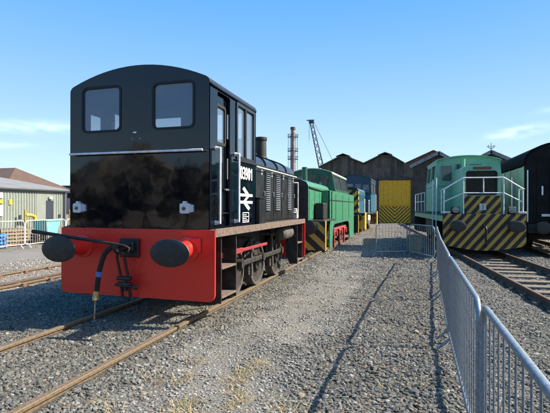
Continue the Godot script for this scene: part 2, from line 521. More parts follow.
func zone(x: float, z: float) -> Array:      # [colour, share of loose stone, stone size]
	var p := patch.get_noise_2d(x * 1.0, z * 1.0)
	var q := patch.get_noise_2d(x * 5.0 + 90.0, z * 5.0)
	var ballast := Color(0.086, 0.086, 0.075)
	var c := ballast
	var loose := 1.0
	var size := 1.0
	# trodden way between the locomotive and the barriers
	var mid: float = -1.75 + 0.12 * sin(z * 0.5) + 0.25 * p
	if z > -4.5: mid = lerp(mid, -1.5, clamp((z + 4.5) / 2.0, 0.0, 1.0))
	var half: float = 0.62 + 0.35 * p + clamp((-z - 12.0) * 0.06, 0.0, 0.9)
	var t: float = clamp((half - abs(x - mid)) / 0.55 + 0.5 + q * 0.6, 0.0, 1.0)
	if z < -2.0 and x < 0.6 and x > -4.0:
		c = c.lerp(Color(0.212, 0.208, 0.192), t)
		loose = 1.0 - 0.72 * t
		size = 1.0 - 0.35 * t
	# dusty yard beyond the locomotive, then the concrete road
	if x < -6.0:
		var s: float = clamp((-6.3 - x) / 0.9 + q * 0.6, 0.0, 1.0)
		c = c.lerp(Color(0.25, 0.23, 0.2), s)
		loose = lerp(loose, 0.22 + 0.3 * q, s)
		size = lerp(size, 0.7, s)
		var r: float = clamp((-10.9 - x) / 0.7 + q * 0.4, 0.0, 1.0)
		c = c.lerp(Color(0.25, 0.24, 0.225), r)
		loose = lerp(loose, 0.02, r)
	# yard in front of the shed
	if z < -19.0 and x > -6.5:
		var s2: float = clamp((-19.0 - z) / 4.0 + q, 0.0, 1.0)
		c = c.lerp(Color(0.2, 0.186, 0.168), s2)
		loose = lerp(loose, 0.25, s2)
	c = c * (1.0 + 0.16 * q + 0.12 * p)
	return [c, clamp(loose, 0.0, 1.0), size]

func height(x: float, z: float) -> float:
	var lat: float = absf((x - 2.52) - 0.078 * (z + 15.9))
	var sink: float = -0.085 * clampf((0.95 - lat) / 0.25, 0.0, 1.0)
	lat = absf(x - 5.38)
	sink = minf(sink, -0.085 * clampf((0.95 - lat) / 0.25, 0.0, 1.0))
	return sink + plain_height(x, z)

func plain_height(x: float, z: float) -> float:
	return relief.get_noise_2d(x * 6.0, z * 6.0) * 0.022 + relief.get_noise_2d(x * 1.2, z * 1.2) * 0.03 - 0.012

func make_ground() -> void:
	relief.seed = 3; relief.frequency = 0.25; relief.fractal_octaves = 3
	patch.seed = 9; patch.frequency = 0.22; patch.fractal_octaves = 3
	var xs := [-2500.0, -700.0, -250.0, -120.0, -70.0, -45.0, -32.0, -26.0, -22.0]
	var x := -19.0
	while x < 14.0:
		xs.append(x)
		x += 0.2 if x > -12.0 and x < 6.0 else 0.6
	xs.append_array([14.0, 17.0, 22.0, 30.0, 45.0, 80.0, 160.0, 400.0, 1000.0, 2500.0])
	var zs := [-2500.0, -900.0, -350.0, -160.0, -100.0, -75.0, -62.0]
	var z := -55.0
	while z < 3.0:
		zs.append(z)
		z += 0.2 if z > -24.0 else 0.7
	zs.append_array([3.0, 5.0, 8.0, 12.0, 18.0, 26.0, 40.0, 80.0, 200.0, 600.0, 2500.0])
	var st := mb()
	for j in zs.size():
		for i in xs.size():
			var px: float = xs[i]; var pz: float = zs[j]
			var near: bool = px > -19.5 and px < 14.0 and pz > -55.0 and pz < 3.0
			var c: Color = zone(px, pz)[0]
			st.set_color(Color(c.r, c.g, c.b))
			st.set_normal(Vector3.UP)
			st.add_vertex(Vector3(px, height(px, pz) if near else -0.012, pz))
	var w := xs.size()
	for j in zs.size() - 1:
		for i in w - 1:
			var a := j * w + i
			for k in [a, a + 1, a + w + 1, a, a + w + 1, a + w]: st.add_index(k)
	st.generate_normals()
	tag(build(st, "ground", M.ground, self), "grey stony railway yard ground with a pale trodden path", "ground", "", "structure")

func rail_profile() -> PackedVector2Array:   # x across, y up, head top at 0
	return PackedVector2Array([Vector2(-0.034, -0.008), Vector2(-0.028, 0.0), Vector2(0.028, 0.0), Vector2(0.034, -0.008), Vector2(0.033, -0.036), Vector2(0.010, -0.05), Vector2(0.009, -0.12), Vector2(0.06, -0.138), Vector2(0.065, -0.148), Vector2(-0.065, -0.148), Vector2(-0.06, -0.138), Vector2(-0.009, -0.12), Vector2(-0.010, -0.05), Vector2(-0.033, -0.036)])

func rail(parent: Node, pts: Array, m: Material, called := "rail") -> void:
	var st := mb()
	var pr := rail_profile()
	for i in pts.size() - 1:
		var a: Vector3 = pts[i]; var b: Vector3 = pts[i + 1]
		var ta: Vector3 = (pts[min(i + 1, pts.size() - 1)] - pts[max(i - 1, 0)]).normalized()
		var tb: Vector3 = (pts[min(i + 2, pts.size() - 1)] - pts[i]).normalized()
		var sa := ta.cross(Vector3.UP).normalized(); var sb := tb.cross(Vector3.UP).normalized()
		for k in pr.size():
			var p: Vector2 = pr[k]; var q: Vector2 = pr[(k + 1) % pr.size()]
			var e := q - p
			var n := (sa * -e.y + Vector3.UP * e.x).normalized()
			quad(st, a + sa * p.x + Vector3.UP * p.y, a + sa * q.x + Vector3.UP * q.y, b + sb * q.x + Vector3.UP * q.y, b + sb * p.x + Vector3.UP * p.y, n)
	build(st, called, m, parent)

func make_tracks() -> void:
	# road the black, green and blue shunters stand on: sleepers buried in ballast
	var t := thing("railway_track", "", "")
	tag(t, "railway track half buried in ballast under the black shunter", "railway track", "", "structure")
	for s in [-0.7525, 0.7525]:
		var pts := []
		for i in 24:
			var z := 1.5 - 48.0 * i / 23.0
			var bend: float = 0.0 if z > -26.0 else pow((-26.0 - z) / 20.0, 2.0) * 0.9
			pts.append(Vector3(-3.75 + s + bend, 0.062, z))
		rail(t, pts, M.rail_tan)
	# road under the striped locomotive, sleepers showing
	t = thing("railway_track", "", "")
	tag(t, "railway track with open sleepers running to the striped locomotive", "railway track", "", "structure")
	var o := Vector3(2.52, 0, -15.9)
	var dir := Vector3(0.078, 0, 1.0).normalized()
	var side := Vector3(dir.z, 0, -dir.x)
	for s in [-0.75, 0.75]:
		rail(t, [o + side * s - dir * 28.0 + Vector3.UP * 0.145, o + side * s + Vector3.UP * 0.145, o + side * s + dir * 13.0 + Vector3.UP * 0.145], M.rail_side)
	var sl := mb()
	box(sl, Vector3.ZERO, Vector3(2.5, 0.13, 0.25), 0.012)
	var slm := sl.commit()
	var ch := mb()
	box(ch, Vector3.ZERO, Vector3(0.3, 0.05, 0.16), 0.01)
	box(ch, Vector3(-0.075, 0.04, 0), Vector3(0.05, 0.06, 0.1), 0.01)
	box(ch, Vector3(0.075, 0.04, 0), Vector3(0.05, 0.06, 0.1), 0.01)
	var chm := ch.commit()
	for i in 22:
		var p := o + dir * (11.5 - i * 0.72 + rng.randf_range(-0.04, 0.04))
		var s := inst(slm, "sleeper", M.sleeper, t, Transform3D(Basis(side, Vector3.UP, dir).rotated(Vector3.UP, rng.randf_range(-0.015, 0.015)), p + Vector3.UP * (-0.085 + rng.randf_range(-0.008, 0.008))))
		for e in [-0.75, 0.75]:
			inst(chm, "rail_chair", M.rust, s, Transform3D(Basis.IDENTITY, Vector3(e, 0.068, 0)))
	# road beyond the black shunter, rails in the dusty yard
	t = thing("railway_track", "", "")
	tag(t, "railway track with a check rail sunk in the dusty yard", "railway track", "", "structure")
	for s in [-9.3, -7.82]:
		rail(t, [Vector3(s, 0.06, 2.0), Vector3(s, 0.06, -46.0)], M.rail_tan)
	rail(t, [Vector3(-8.17, 0.05, 2.0), Vector3(-8.17, 0.05, -46.0)], M.rail_side, "check_rail")
	for i in 30:
		for e in [-9.3, -7.82]:
			inst(chm, "rail_chair", M.rust, t, Transform3D(Basis.IDENTITY, Vector3(e, -0.01, -3.0 - i * 0.74)))
	# road under the black van
	t = thing("railway_track", "", "")
	tag(t, "railway track under the black van with the arched roof", "railway track", "", "structure")
	for s in [-0.75, 0.75]:
		rail(t, [Vector3(5.38 + s, 0.145, -4.0), Vector3(5.38 + s, 0.145, -40.0)], M.rail_side)
	for i in 24:
		inst(slm, "sleeper", M.sleeper, t, Transform3D(Basis.IDENTITY, Vector3(5.38, -0.085, -5.0 - i * 0.72)))

# ---------------------------------------------------------------- engine shed
func make_shed() -> void:
	var z0 := -47.0
	var t := thing("engine_shed", "long dark boarded engine shed with four gables and a yellow door", "shed", Vector3(0, 0, z0))
	var top := PackedVector2Array([Vector2(-8.7, 0.0), Vector2(14.0, 0.0), Vector2(14.0, 5.5), Vector2(10.6, 5.75), Vector2(7.95, 7.05), Vector2(5.45, 5.72), Vector2(3.2, 7.1), Vector2(0.6, 5.85), Vector2(-0.2, 6.15), Vector2(-1.55, 6.98), Vector2(-2.5, 6.98), Vector2(-4.2, 6.15), Vector2(-5.9, 6.92), Vector2(-6.85, 6.92), Vector2(-8.7, 6.05)])
	var hole := rect(-2.64, -1.0, 0.55, 4.46)
	var shades := [M.shed_a, M.shed_b, M.shed_a, M.shed_c]
	var x := -8.7
	var i := 0
	while x < 14.0:
		var w := 0.315
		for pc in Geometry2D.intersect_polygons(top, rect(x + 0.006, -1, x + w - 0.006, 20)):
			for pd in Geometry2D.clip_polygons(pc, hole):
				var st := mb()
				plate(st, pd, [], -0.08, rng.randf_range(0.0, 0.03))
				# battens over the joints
				build(st, "board", shades[rng.randi() % 4] if x < 0.5 or x > 3.0 else M.shed_c, t)  # boards right of the door all darkest: a shadowy recess given by colour
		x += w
		i += 1
	var back := mb()
	plate(back, top, [hole], -0.3, -0.12)
	build(back, "frame_wall", M.shed_c, t)
	for e in [[-8.7, 0.0], [14.0, 0.0]]:
		var sw := mb()
		box(sw, Vector3(e[0], 2.9, -17.0), Vector3(0.15, 5.8, 33.0))
		build(sw, "side_wall", M.shed_b, t)
	# roofs: each slope a slab that runs back
	var slopes := [[Vector2(-8.95, 5.93), Vector2(-6.75, 7.0)], [Vector2(-6.0, 7.0), Vector2(-4.15, 6.2)], [Vector2(-4.25, 6.2), Vector2(-2.45, 7.06)], [Vector2(-1.6, 7.06), Vector2(-0.1, 6.15)], [Vector2(0.4, 5.8), Vector2(3.22, 7.18)], [Vector2(3.18, 7.18), Vector2(5.5, 5.76)], [Vector2(5.4, 5.76), Vector2(7.97, 7.13)], [Vector2(7.93, 7.13), Vector2(10.8, 5.72)]]
	for k in slopes.size():
		var a: Vector2 = slopes[k][0]; var b: Vector2 = slopes[k][1]
		var n := Vector2(-(b - a).y, (b - a).x).normalized()
		if n.y < 0: n = -n
		var st := mb()
		plate(st, PackedVector2Array([a, b, b + n * 0.09, a + n * 0.09]), [], 0.28, -33.0)
		build(st, "roof_slope", M.shed_roof, t)
		if k >= 4:
			var vg := mb()
			plate(vg, PackedVector2Array([a - n * 0.2, b - n * 0.2, b + n * 0.12, a + n * 0.12]), [], 0.285, 0.36)
			build(vg, "verge_board", M.verge, t)
	# ridge ventilators of the two western gables
	for c in [-6.37, -2.03]:
		var st := mb()
		plate(st, PackedVector2Array([Vector2(c - 0.48, 6.9), Vector2(c + 0.48, 6.9), Vector2(c + 0.48, 7.08), Vector2(c - 0.48, 7.08)]), [], 0.1, -30.0)
		build(st, "ridge_ventilator", M.shed_a, t)
		st = mb()
		plate(st, PackedVector2Array([Vector2(c - 0.72, 7.04), Vector2(c, 7.3), Vector2(c + 0.72, 7.04), Vector2(c + 0.72, 7.10), Vector2(c, 7.37), Vector2(c - 0.72, 7.10)]), [], 0.3, -30.3)
		build(st, "ventilator_roof", M.shed_roof, t)
	for c in [[-4.15, 6.3, 0.34, 0.32], [-2.95, 6.7, 0.2, 0.42]]:
		var st := mb()
		cyl(st, Vector3(c[0], c[1] - 0.7, -3.0), Vector3(c[0], c[1] + c[3], -3.0), c[2] * 0.5, c[2] * 0.5, 10)
		cyl(st, Vector3(c[0], c[1] + c[3], -3.0), Vector3(c[0], c[1] + c[3] + 0.12, -3.0), c[2] * 0.75, c[2] * 0.6, 10)
		build(st, "roof_cowl", M.verge, t)
	# finial of the eastern gable
	var fi := mb()
	cyl(fi, Vector3(7.95, 7.1, 0.2), Vector3(7.95, 7.95, 0.2), 0.035, 0.02, 6)
	for s in [-1, 1]:
		tube(fi, [Vector3(7.95, 7.35, 0.2), Vector3(7.95 + s * 0.28, 7.5, 0.2), Vector3(7.95 + s * 0.2, 7.72, 0.2)], 0.03, 5)
		cyl(fi, Vector3(7.95, 7.55, 0.2), Vector3(7.95 + s * 0.42, 7.62, 0.2), 0.025, 0.02, 5)
	build(fi, "roof_finial", M.lattice, t)
	# yellow door, boarded, with herringbone warning bands at its foot
	var d := mb()
	plate(d, rect(-2.62, 0.03, 0.53, 4.44), [], -0.06, -0.02)
	var dn := build(d, "door", M.door_yellow, t)
	for k in 7:
		var st := mb()
		box(st, Vector3(-2.62 + 0.45 * k + 0.225, 3.16, -0.005), Vector3(0.436, 2.52, 0.03), 0.006)
		build(st, "door_panel", M.door_yellow, dn)
	var wb := mb()
	bands(wb, rect(-2.58, 0.06, -1.05, 1.78), -45, 0.09, 0.17, -0.02, -0.012)
	bands(wb, rect(-1.04, 0.06, 0.49, 1.78), 45, 0.09, 0.17, -0.02, -0.012)
	build(wb, "warning_bands", M.stripe_black, dn)
	var fr := mb()
	box(fr, Vector3(-2.75, 2.25, 0.05), Vector3(0.2, 4.5, 0.16), 0.01)
	box(fr, Vector3(0.66, 2.25, 0.05), Vector3(0.2, 4.5, 0.16), 0.01)
	box(fr, Vector3(-1.05, 4.6, 0.05), Vector3(3.6, 0.22, 0.16), 0.01)
	build(fr, "door_frame", M.shed_c, t)
	# rusty gable of the taller shed behind
	var r := thing("rear_shed", "rust brown gabled shed roof rising behind the dark engine shed", "shed", Vector3(0, 0, -62.0))
	var st2 := mb()
	plate(st2, PackedVector2Array([Vector2(-2.2, 0), Vector2(8.8, 0), Vector2(8.8, 6.3), Vector2(3.55, 9.15), Vector2(-2.2, 6.55)]), [], -0.3, 0.0)
	build(st2, "gable_wall", M.rust_roof, r)
	for e in [[Vector2(-2.6, 6.37), Vector2(3.57, 9.16)], [Vector2(3.53, 9.16), Vector2(9.2, 6.1)]]:
		var sp := mb()
		var n2: Vector2 = Vector2(-(e[1] - e[0]).y, (e[1] - e[0]).x).normalized()
		plate(sp, PackedVector2Array([e[0], e[1], e[1] + n2 * 0.1, e[0] + n2 * 0.1]), [], 0.3, -20.0)
		build(sp, "roof_slope", M.rust_roof, r)

# ---------------------------------------------------------------- left yard
func pallet_mesh_set() -> Array:
	var a := mb(); box(a, Vector3.ZERO, Vector3(1.0, 0.022, 0.1), 0.003)
	var b := mb(); box(b, Vector3.ZERO, Vector3(0.1, 0.09, 1.2), 0.004)
	return [a.commit(), b.commit()]

func make_yard_left() -> void:
	# corrugated store: long wall faces +x
	var b := thing("corrugated_store", "pale green corrugated steel store with a shallow grey roof", "building", Vector3(-28.0, 0, -24.5))
	var za := 6.5; var zb := -6.5
	var prof := PackedVector2Array()
	var per := 0.25
	for k in 4:
		for q in [[0.0, 0.0], [0.07, 0.0], [0.10, 0.045], [0.19, 0.045], [0.22, 0.0]]:
			prof.append(Vector2(k * per + q[0], q[1]))
	prof.append(Vector2(1.0, 0.0)); prof.append(Vector2(1.0, -0.05)); prof.append(Vector2(0.0, -0.05))
	var st := mb()
	# plate in (along, out) plane, raised upwards
	plate(st, prof, [], 0.0, 3.0, Transform3D(Basis(Vector3(0, 0, -1), Vector3(1, 0, 0), Vector3(0, 1, 0)), Vector3.ZERO))
	var sheet := st.commit()
	for i in 13:
		if i == 10 or i == 11: continue
		inst(sheet, "cladding_sheet", M.clad if i % 3 else M.clad_b, b, Transform3D(Basis.IDENTITY, Vector3(0, 0, za - i)))
	var inner := mb()
	box(inner, Vector3(-0.2, 1.5, 0), Vector3(0.2, 3.0, 13.0)); box(inner, Vector3(-8, 1.5, -6.4), Vector3(15.6, 3.0, 0.2)); box(inner, Vector3(-16, 1.5, 0), Vector3(0.2, 3.0, 13.0))
	plate(inner, PackedVector2Array([Vector2(-16, 3.0), Vector2(0, 3.0), Vector2(-8, 4.25)]), [], -6.49, -6.3)
	build(inner, "wall", M.clad_b, b)
	for e in [[Vector2(0.25, 2.98), Vector2(-8.05, 4.3)], [Vector2(-7.95, 4.3), Vector2(-16.2, 2.98)]]:
		var rs := mb()
		var n: Vector2 = Vector2(-(e[1] - e[0]).y, (e[1] - e[0]).x).normalized()
		if n.y < 0: n = -n
		plate(rs, PackedVector2Array([e[0], e[1], e[1] + n * 0.1, e[0] + n * 0.1]), [], 6.8, -6.8)
		build(rs, "roof_slope", M.roof_grey, b)
	var gut := mb()
	box(gut, Vector3(0.2, 2.93, 0), Vector3(0.14, 0.13, 13.6), 0.02)
	cyl(gut, Vector3(0.14, 0, -6.4), Vector3(0.14, 2.9, -6.4), 0.05, 0.05, 8)
	build(gut, "gutter", M.dark_door, b)
	# door bay (sheet 10 spans z za-10 .. za-11)
	var dr := mb()
	box(dr, Vector3(-0.04, 1.05, -4.87), Vector3(0.08, 2.1, 0.8), 0.01)
	var door := build(dr, "door", M.dark_door, b)
	var hd := mb(); box(hd, Vector3(0.02, 1.0, -5.2), Vector3(0.06, 0.12, 0.03), 0.008); build(hd, "handle", M.steel, door)
	var lt := mb()
	box(lt, Vector3(-0.01, 1.5, -3.985), Vector3(0.06, 3.0, 0.96), 0.01); box(lt, Vector3(-0.01, 1.5, -5.385), Vector3(0.06, 3.0, 0.22), 0.01); box(lt, Vector3(-0.012, 2.555, -4.87), Vector3(0.055, 0.88, 0.8), 0.01)
	build(lt, "door_surround", M.clad_b, b)
	var lp := mb(); box(lp, Vector3(0.1, 2.35, -4.87), Vector3(0.16, 0.2, 0.36), 0.02); build(lp, "bulkhead_lamp", M.cream, b)
	for e in [[2.0, 2.45, 0.55, 0.42, M.white], [2.0, 2.0, 0.5, 0.3, M.yellow], [2.0, 1.35, 0.6, 0.8, M.white], [-1.1, 1.97, 0.28, 0.4, M.yellow], [-1.95, 0.85, 0.2, 0.3, M.dark_door], [-5.9, 0.85, 0.18, 0.3, M.dark_door]]:
		var sg := mb(); box(sg, Vector3(0.075, e[1], e[0] - (2.15 if e[0] == 2.0 else 0.0)), Vector3(0.03, e[3], e[2]), 0.004); build(sg, "wall_board", e[4], b)
	# yellow hose standard and post
	var yp := thing("pipe_bend", "yellow bent pipe with upright post before the corrugated store", "pipe", Vector3(-27.3, 0, -26.3))
	st = mb(); cyl(st, Vector3(0, 0, 0), Vector3(0, 1.4, 0), 0.07, 0.07, 10); build(st, "upright", M.yellow, yp)
	st = mb()
	var bend := []
	for k in 9:
		var a := PI * 0.5 * k / 8.0
		bend.append(Vector3(0, 0.75 + 0.25 * cos(a) , -0.15 - 0.65 * sin(a) - 0.1))
	bend.push_front(Vector3(0, 1.0, 0.0)); bend.append(Vector3(0, 0.3, -0.9)); bend.append(Vector3(0, 0.0, -0.9))
	tube(st, bend, 0.13, 10); build(st, "bend", M.yellow, yp)
	var bo := thing("bollard", "thin yellow bollard at the far corner of the corrugated store", "bollard", Vector3(-27.6, 0, -31.2))
	st = mb(); cyl(st, Vector3(0, 0, 0), Vector3(0, 1.3, 0), 0.09, 0.09, 12); lathe(st, [Vector2(0.09, 1.3), Vector2(0.06, 1.36), Vector2(0, 1.38)], Transform3D(Basis(Vector3(1, 0, 0), Vector3(0, 0, -1), Vector3(0, 1, 0)), Vector3.ZERO), 12); build(st, "post", M.yellow, bo)
	st = mb(); box(st, Vector3(0, 0.05, 0), Vector3(0.35, 0.1, 0.35), 0.02); build(st, "foot", M.rust, bo)
	var rb := thing("red_drum", "small red drum beside the thin yellow bollard", "drum", Vector3(-27.6, 0, -32.0))
	st = mb(); lathe(st, [Vector2(0, 0), Vector2(0.28, 0), Vector2(0.29, 0.03), Vector2(0.28, 0.06), Vector2(0.28, 0.42), Vector2(0.29, 0.45), Vector2(0.28, 0.48), Vector2(0.28, 0.84), Vector2(0.27, 0.86), Vector2(0, 0.85)], Transform3D(Basis(Vector3(1, 0, 0), Vector3(0, 0, -1), Vector3(0, 1, 0)), Vector3.ZERO), 16); build(st, "shell", M.rod_red, rb)
	# pallets behind the pale barriers
	var pm := pallet_mesh_set()
	var stacks := [[Vector3(-15.75, 0, -13.2), 0.1, 4, M.pallet_blue, "blue painted pallet in the low stack", "blue pallets behind the barriers"],
		[Vector3(-16.2, 0, -14.75), -0.15, 5, M.pallet_wood, "bare wooden pallet in tall stack beside the turquoise tub", "wooden pallets in the taller stack"],
		[Vector3(-15.9, 0, -16.3), 0.25, 3, M.pallet_wood, "bare wooden pallet in short stack under the turquoise tub", "wooden pallets under the tub"],
		[Vector3(-18.2, 0, -13.6), 0.05, 5, M.pallet_wood, "bare wooden pallet in stack behind the blue pallets", "wooden pallets in the rear stack"]]
	for s in stacks:
		for k in s[2]:
			var rank: String = "topmost" if k == s[2] - 1 else ("lowest" if k == 0 else ["", "second", "third", "fourth"][k] + " from the ground")
			var p := thing("pallet", s[4] + ", " + rank, "pallet", s[0] + Vector3(rng.randf_range(-0.04, 0.04), k * 0.146, rng.randf_range(-0.04, 0.04)), s[1] + rng.randf_range(-0.05, 0.05), s[5])
			for e in [-0.45, 0.0, 0.45]: inst(pm[1], "bearer", s[3], p, Transform3D(Basis.IDENTITY, Vector3(e, 0.072, 0)))
			for e in 7: inst(pm[0], "deck_board", s[3], p, Transform3D(Basis.IDENTITY, Vector3(0, 0.1285, -0.55 + e * 1.1 / 6.0)))
			for e in 3: inst(pm[0], "base_board", s[3], p, Transform3D(Basis.IDENTITY, Vector3(0, 0.0155, -0.55 + e * 0.55)))
	# turquoise tub on the short stack
	var tb := thing("plastic_tub", "turquoise plastic tub with sloping sides on short pallet stack", "tub", Vector3(-15.75, 0.44, -16.35), 0.1)
	st = mb()
	var o := [Vector3(-0.3, 0, -0.32), Vector3(0.3, 0, -0.32), Vector3(0.3, 0, 0.32), Vector3(-0.3, 0, 0.32)]
	var u := [Vector3(-0.36, 0.6, -0.46), Vector3(0.36, 0.6, -0.46), Vector3(0.36, 0.6, 0.46), Vector3(-0.36, 0.6, 0.46)]
	for k in 4:
		var m: int = (k + 1) % 4
		flat(st, o[k], o[m], u[m], u[k], (o[k] + o[m]))
		flat(st, o[k] * 0.95 + Vector3.UP * 0.03, o[m] * 0.95 + Vector3.UP * 0.03, u[m] * Vector3(0.95, 1, 0.95), u[k] * Vector3(0.95, 1, 0.95), -(o[k] + o[m]))
	flat(st, o[0], o[1], o[2], o[3], Vector3.DOWN); flat(st, o[0] * 0.95 + Vector3.UP * 0.03, o[1] * 0.95 + Vector3.UP * 0.03, o[2] * 0.95 + Vector3.UP * 0.03, o[3] * 0.95 + Vector3.UP * 0.03, Vector3.UP)
	build(st, "tub_body", M.turquoise, tb)
	st = mb()
	for k in 4: bar(st, u[k], u[(k + 1) % 4], 0.07, 0.05)
	build(st, "rim", M.turquoise, tb)

func make_skyline() -> void:
	# brown hipped roof far behind the store
	var h := thing("hipped_house", "brown hip roofed brick building far behind the corrugated store", "house", Vector3(-77.5, 0, -66.0), 0.0)
	var st := mb()
	box(st, Vector3(0, 2.5, 0), Vector3(24, 5.0, 14)); build(st, "wall", M.brick, h)
	st = mb()
	var e := [Vector3(-12.8, 4.9, -7.8), Vector3(12.8, 4.9, -7.8), Vector3(12.8, 4.9, 7.8), Vector3(-12.8, 4.9, 7.8)]
	var ra := Vector3(-6, 8.9, 0); var rb := Vector3(6.6, 8.9, 0)
	flat(st, e[3], e[2], rb, ra, Vector3(0, 1, 1)); flat(st, e[0], e[1], rb, ra, Vector3(0, 1, -1)); flat(st, e[1], e[2], rb, rb, Vector3(1, 1, 0)); flat(st, e[0], e[3], ra, ra, Vector3(-1, 1, 0)); flat(st, e[0], e[1], e[2], e[3], Vector3.DOWN)
	build(st, "roof", M.brown_roof, h)
	st = mb(); box(st, Vector3(0, 5.0, 7.6), Vector3(25.4, 0.25, 0.3)); box(st, Vector3(12.7, 5.0, 0), Vector3(0.3, 0.25, 15.5)); build(st, "gutter", M.dark_door, h)
	# pale flat building further right
	var f := thing("flat_roofed_building", "pale blue flat roofed building beyond the corner of the corrugated store", "building", Vector3(-66.0, 0, -82.0))
	st = mb(); box(st, Vector3(0, 2.8, 0), Vector3(22, 5.6, 10)); build(st, "wall", M.pale_wall, f)
	st = mb(); box(st, Vector3(0, 5.75, 0), Vector3(22.6, 0.5, 10.6)); build(st, "fascia", M.dark_door, f)
	for k in 6:
		st = mb(); box(st, Vector3(-8.5 + k * 3.4, 3.9, 5.02), Vector3(2.2, 1.3, 0.1)); var wn := build(st, "window", M.white, f)
		st = mb(); box(st, Vector3(-8.5 + k * 3.4, 3.9, 5.09), Vector3(2.0, 1.1, 0.03)); build(st, "pane", M.lens, wn)
	# chimney stack with ladder cage
	var c := thing("chimney_stack", "tall slim industrial chimney stack with ladder cage and platforms", "chimney", Vector3(-21.5, 0, -85.0))
	st = mb(); cyl(st, Vector3.ZERO, Vector3(0, 17.0, 0), 0.5, 0.42, 16); build(st, "flue", M.stack, c)
	st = mb(); cyl(st, Vector3(0, 17.0, 0), Vector3(0, 17.5, 0), 0.52, 0.52, 16); build(st, "cap", M.rust, c)
	for y in [16.0, 13.2, 11.6, 8.6]:
		st = mb()
		var ring := []
		for k in 17: ring.append(Vector3(cos(TAU * k / 16.0) * 1.05, y, sin(TAU * k / 16.0) * 1.05))
		tube(st, ring, 0.06, 5)
		var ring2 := []
		for q in ring: ring2.append(q - Vector3.UP * 0.45)
		tube(st, ring2, 0.06, 5)
		for k in 6:
			var a := TAU * k / 6.0
			bar(st, Vector3(cos(a) * 0.4, y - 0.45, sin(a) * 0.4), Vector3(cos(a) * 1.05, y - 0.45, sin(a) * 1.05), 0.08, 0.08)
		build(st, "platform", M.lattice, c)
	for k in 4:
		var a := TAU * (k + 0.5) / 4.0
		st = mb(); cyl(st, Vector3(cos(a) * 1.05, 0, sin(a) * 1.05), Vector3(cos(a) * 1.05, 16.0, sin(a) * 1.05), 0.045, 0.045, 5); build(st, "guide_post", M.lattice, c)
	# crane
	var k0 := thing("lattice_crane", "dark lattice crane jib rising behind the engine shed roofs", "crane", Vector3(-12.6, 0, -75.0))
	var foot := Vector3(0.2, 1.8, 0); var tip := Vector3(-3.05, 16.2, 0)
	var ax := (tip - foot).normalized()
	var sx := ax.cross(Vector3(0, 0, 1)).normalized()
	var sides := [sx + Vector3(0, 0, 1), -sx + Vector3(0, 0, 1), -sx - Vector3(0, 0, 1), sx - Vector3(0, 0, 1)]
	var wide := func(t: float) -> float: return lerp(0.55, 0.24, t)
	for s in sides:
		st = mb(); cyl(st, foot + s * 0.5, tip + s * 0.24, 0.075, 0.06, 5); build(st, "jib_chord", M.lattice, k0)
	var n := 13
	for i in n:
		var t0 := float(i) / n; var t1 := float(i + 1) / n
		st = mb()
		for q in 4:
			var a: Vector3 = foot.lerp(tip, t0) + sides[q] * wide.call(t0); var b2: Vector3 = foot.lerp(tip, t1) + sides[(q + 1) % 4] * wide.call(t1)
			cyl(st, a, b2, 0.045, 0.045, 4, false)
		build(st, "jib_lacing", M.lattice, k0)
	st = mb(); box(st, tip + Vector3(0, 0.2, 0), Vector3(0.9, 0.5, 0.5), 0.05); box(st, tip + Vector3(-0.2, 0.5, 0), Vector3(1.3, 0.12, 0.35)); build(st, "jib_head", M.lattice, k0)
	st = mb(); cyl(st, tip + Vector3(0.3, 0.4, 0), Vector3(3.2, 4.4, 0), 0.04, 0.04, 4); cyl(st, tip + Vector3(-0.4, 0, 0), tip + Vector3(-0.4, -3.0, 0), 0.03, 0.03, 4); build(st, "cable", M.lattice, k0)
	st = mb(); box(st, Vector3(1.8, 2.6, 0), Vector3(4.2, 2.6, 2.6), 0.1); build(st, "machinery_house", M.lattice, k0)
	st = mb(); box(st, Vector3(1.2, 0.65, 0), Vector3(5.0, 1.3, 2.8), 0.1); build(st, "undercarriage", M.frame_black, k0)

# ---------------------------------------------------------------- railway vehicles: shared pieces
func wheel_pair(parent: Node, z: float, r: float, gauge_half: float, m: Material, y0 := 0.06) -> void:
	for s in [-1.0, 1.0]:
		var st := mb()
		var bs := Basis(Vector3(0, 0, -s), Vector3(0, 1, 0), Vector3(s, 0, 0))
		var xf := Transform3D(bs, Vector3(s * gauge_half, y0 + r, z))
		lathe(st, [Vector2(r * 0.86, -0.09), Vector2(r + 0.028, -0.09), Vector2(r + 0.028, -0.06), Vector2(r, -0.055), Vector2(r - 0.008, 0.055), Vector2(r - 0.02, 0.065), Vector2(r * 0.86, 0.065), Vector2(r * 0.85, 0.03)], xf, 32)
		var w := build(st, "wheel", m, parent)
		st = mb()
		lathe(st, [Vector2(r * 0.86, 0.03), Vector2(r * 0.6, 0.005), Vector2(r * 0.36, 0.02), Vector2(r * 0.32, 0.075), Vector2(r * 0.2, 0.085), Vector2(0.0, 0.085)], xf, 28)
		build(st, "wheel_disc", M.frame_black, w)
	var ax := mb()
	cyl(ax, Vector3(-gauge_half, y0 + r, z), Vector3(gauge_half, y0 + r, z), 0.075, 0.075, 12)
	build(ax, "axle", M.frame_black, parent)

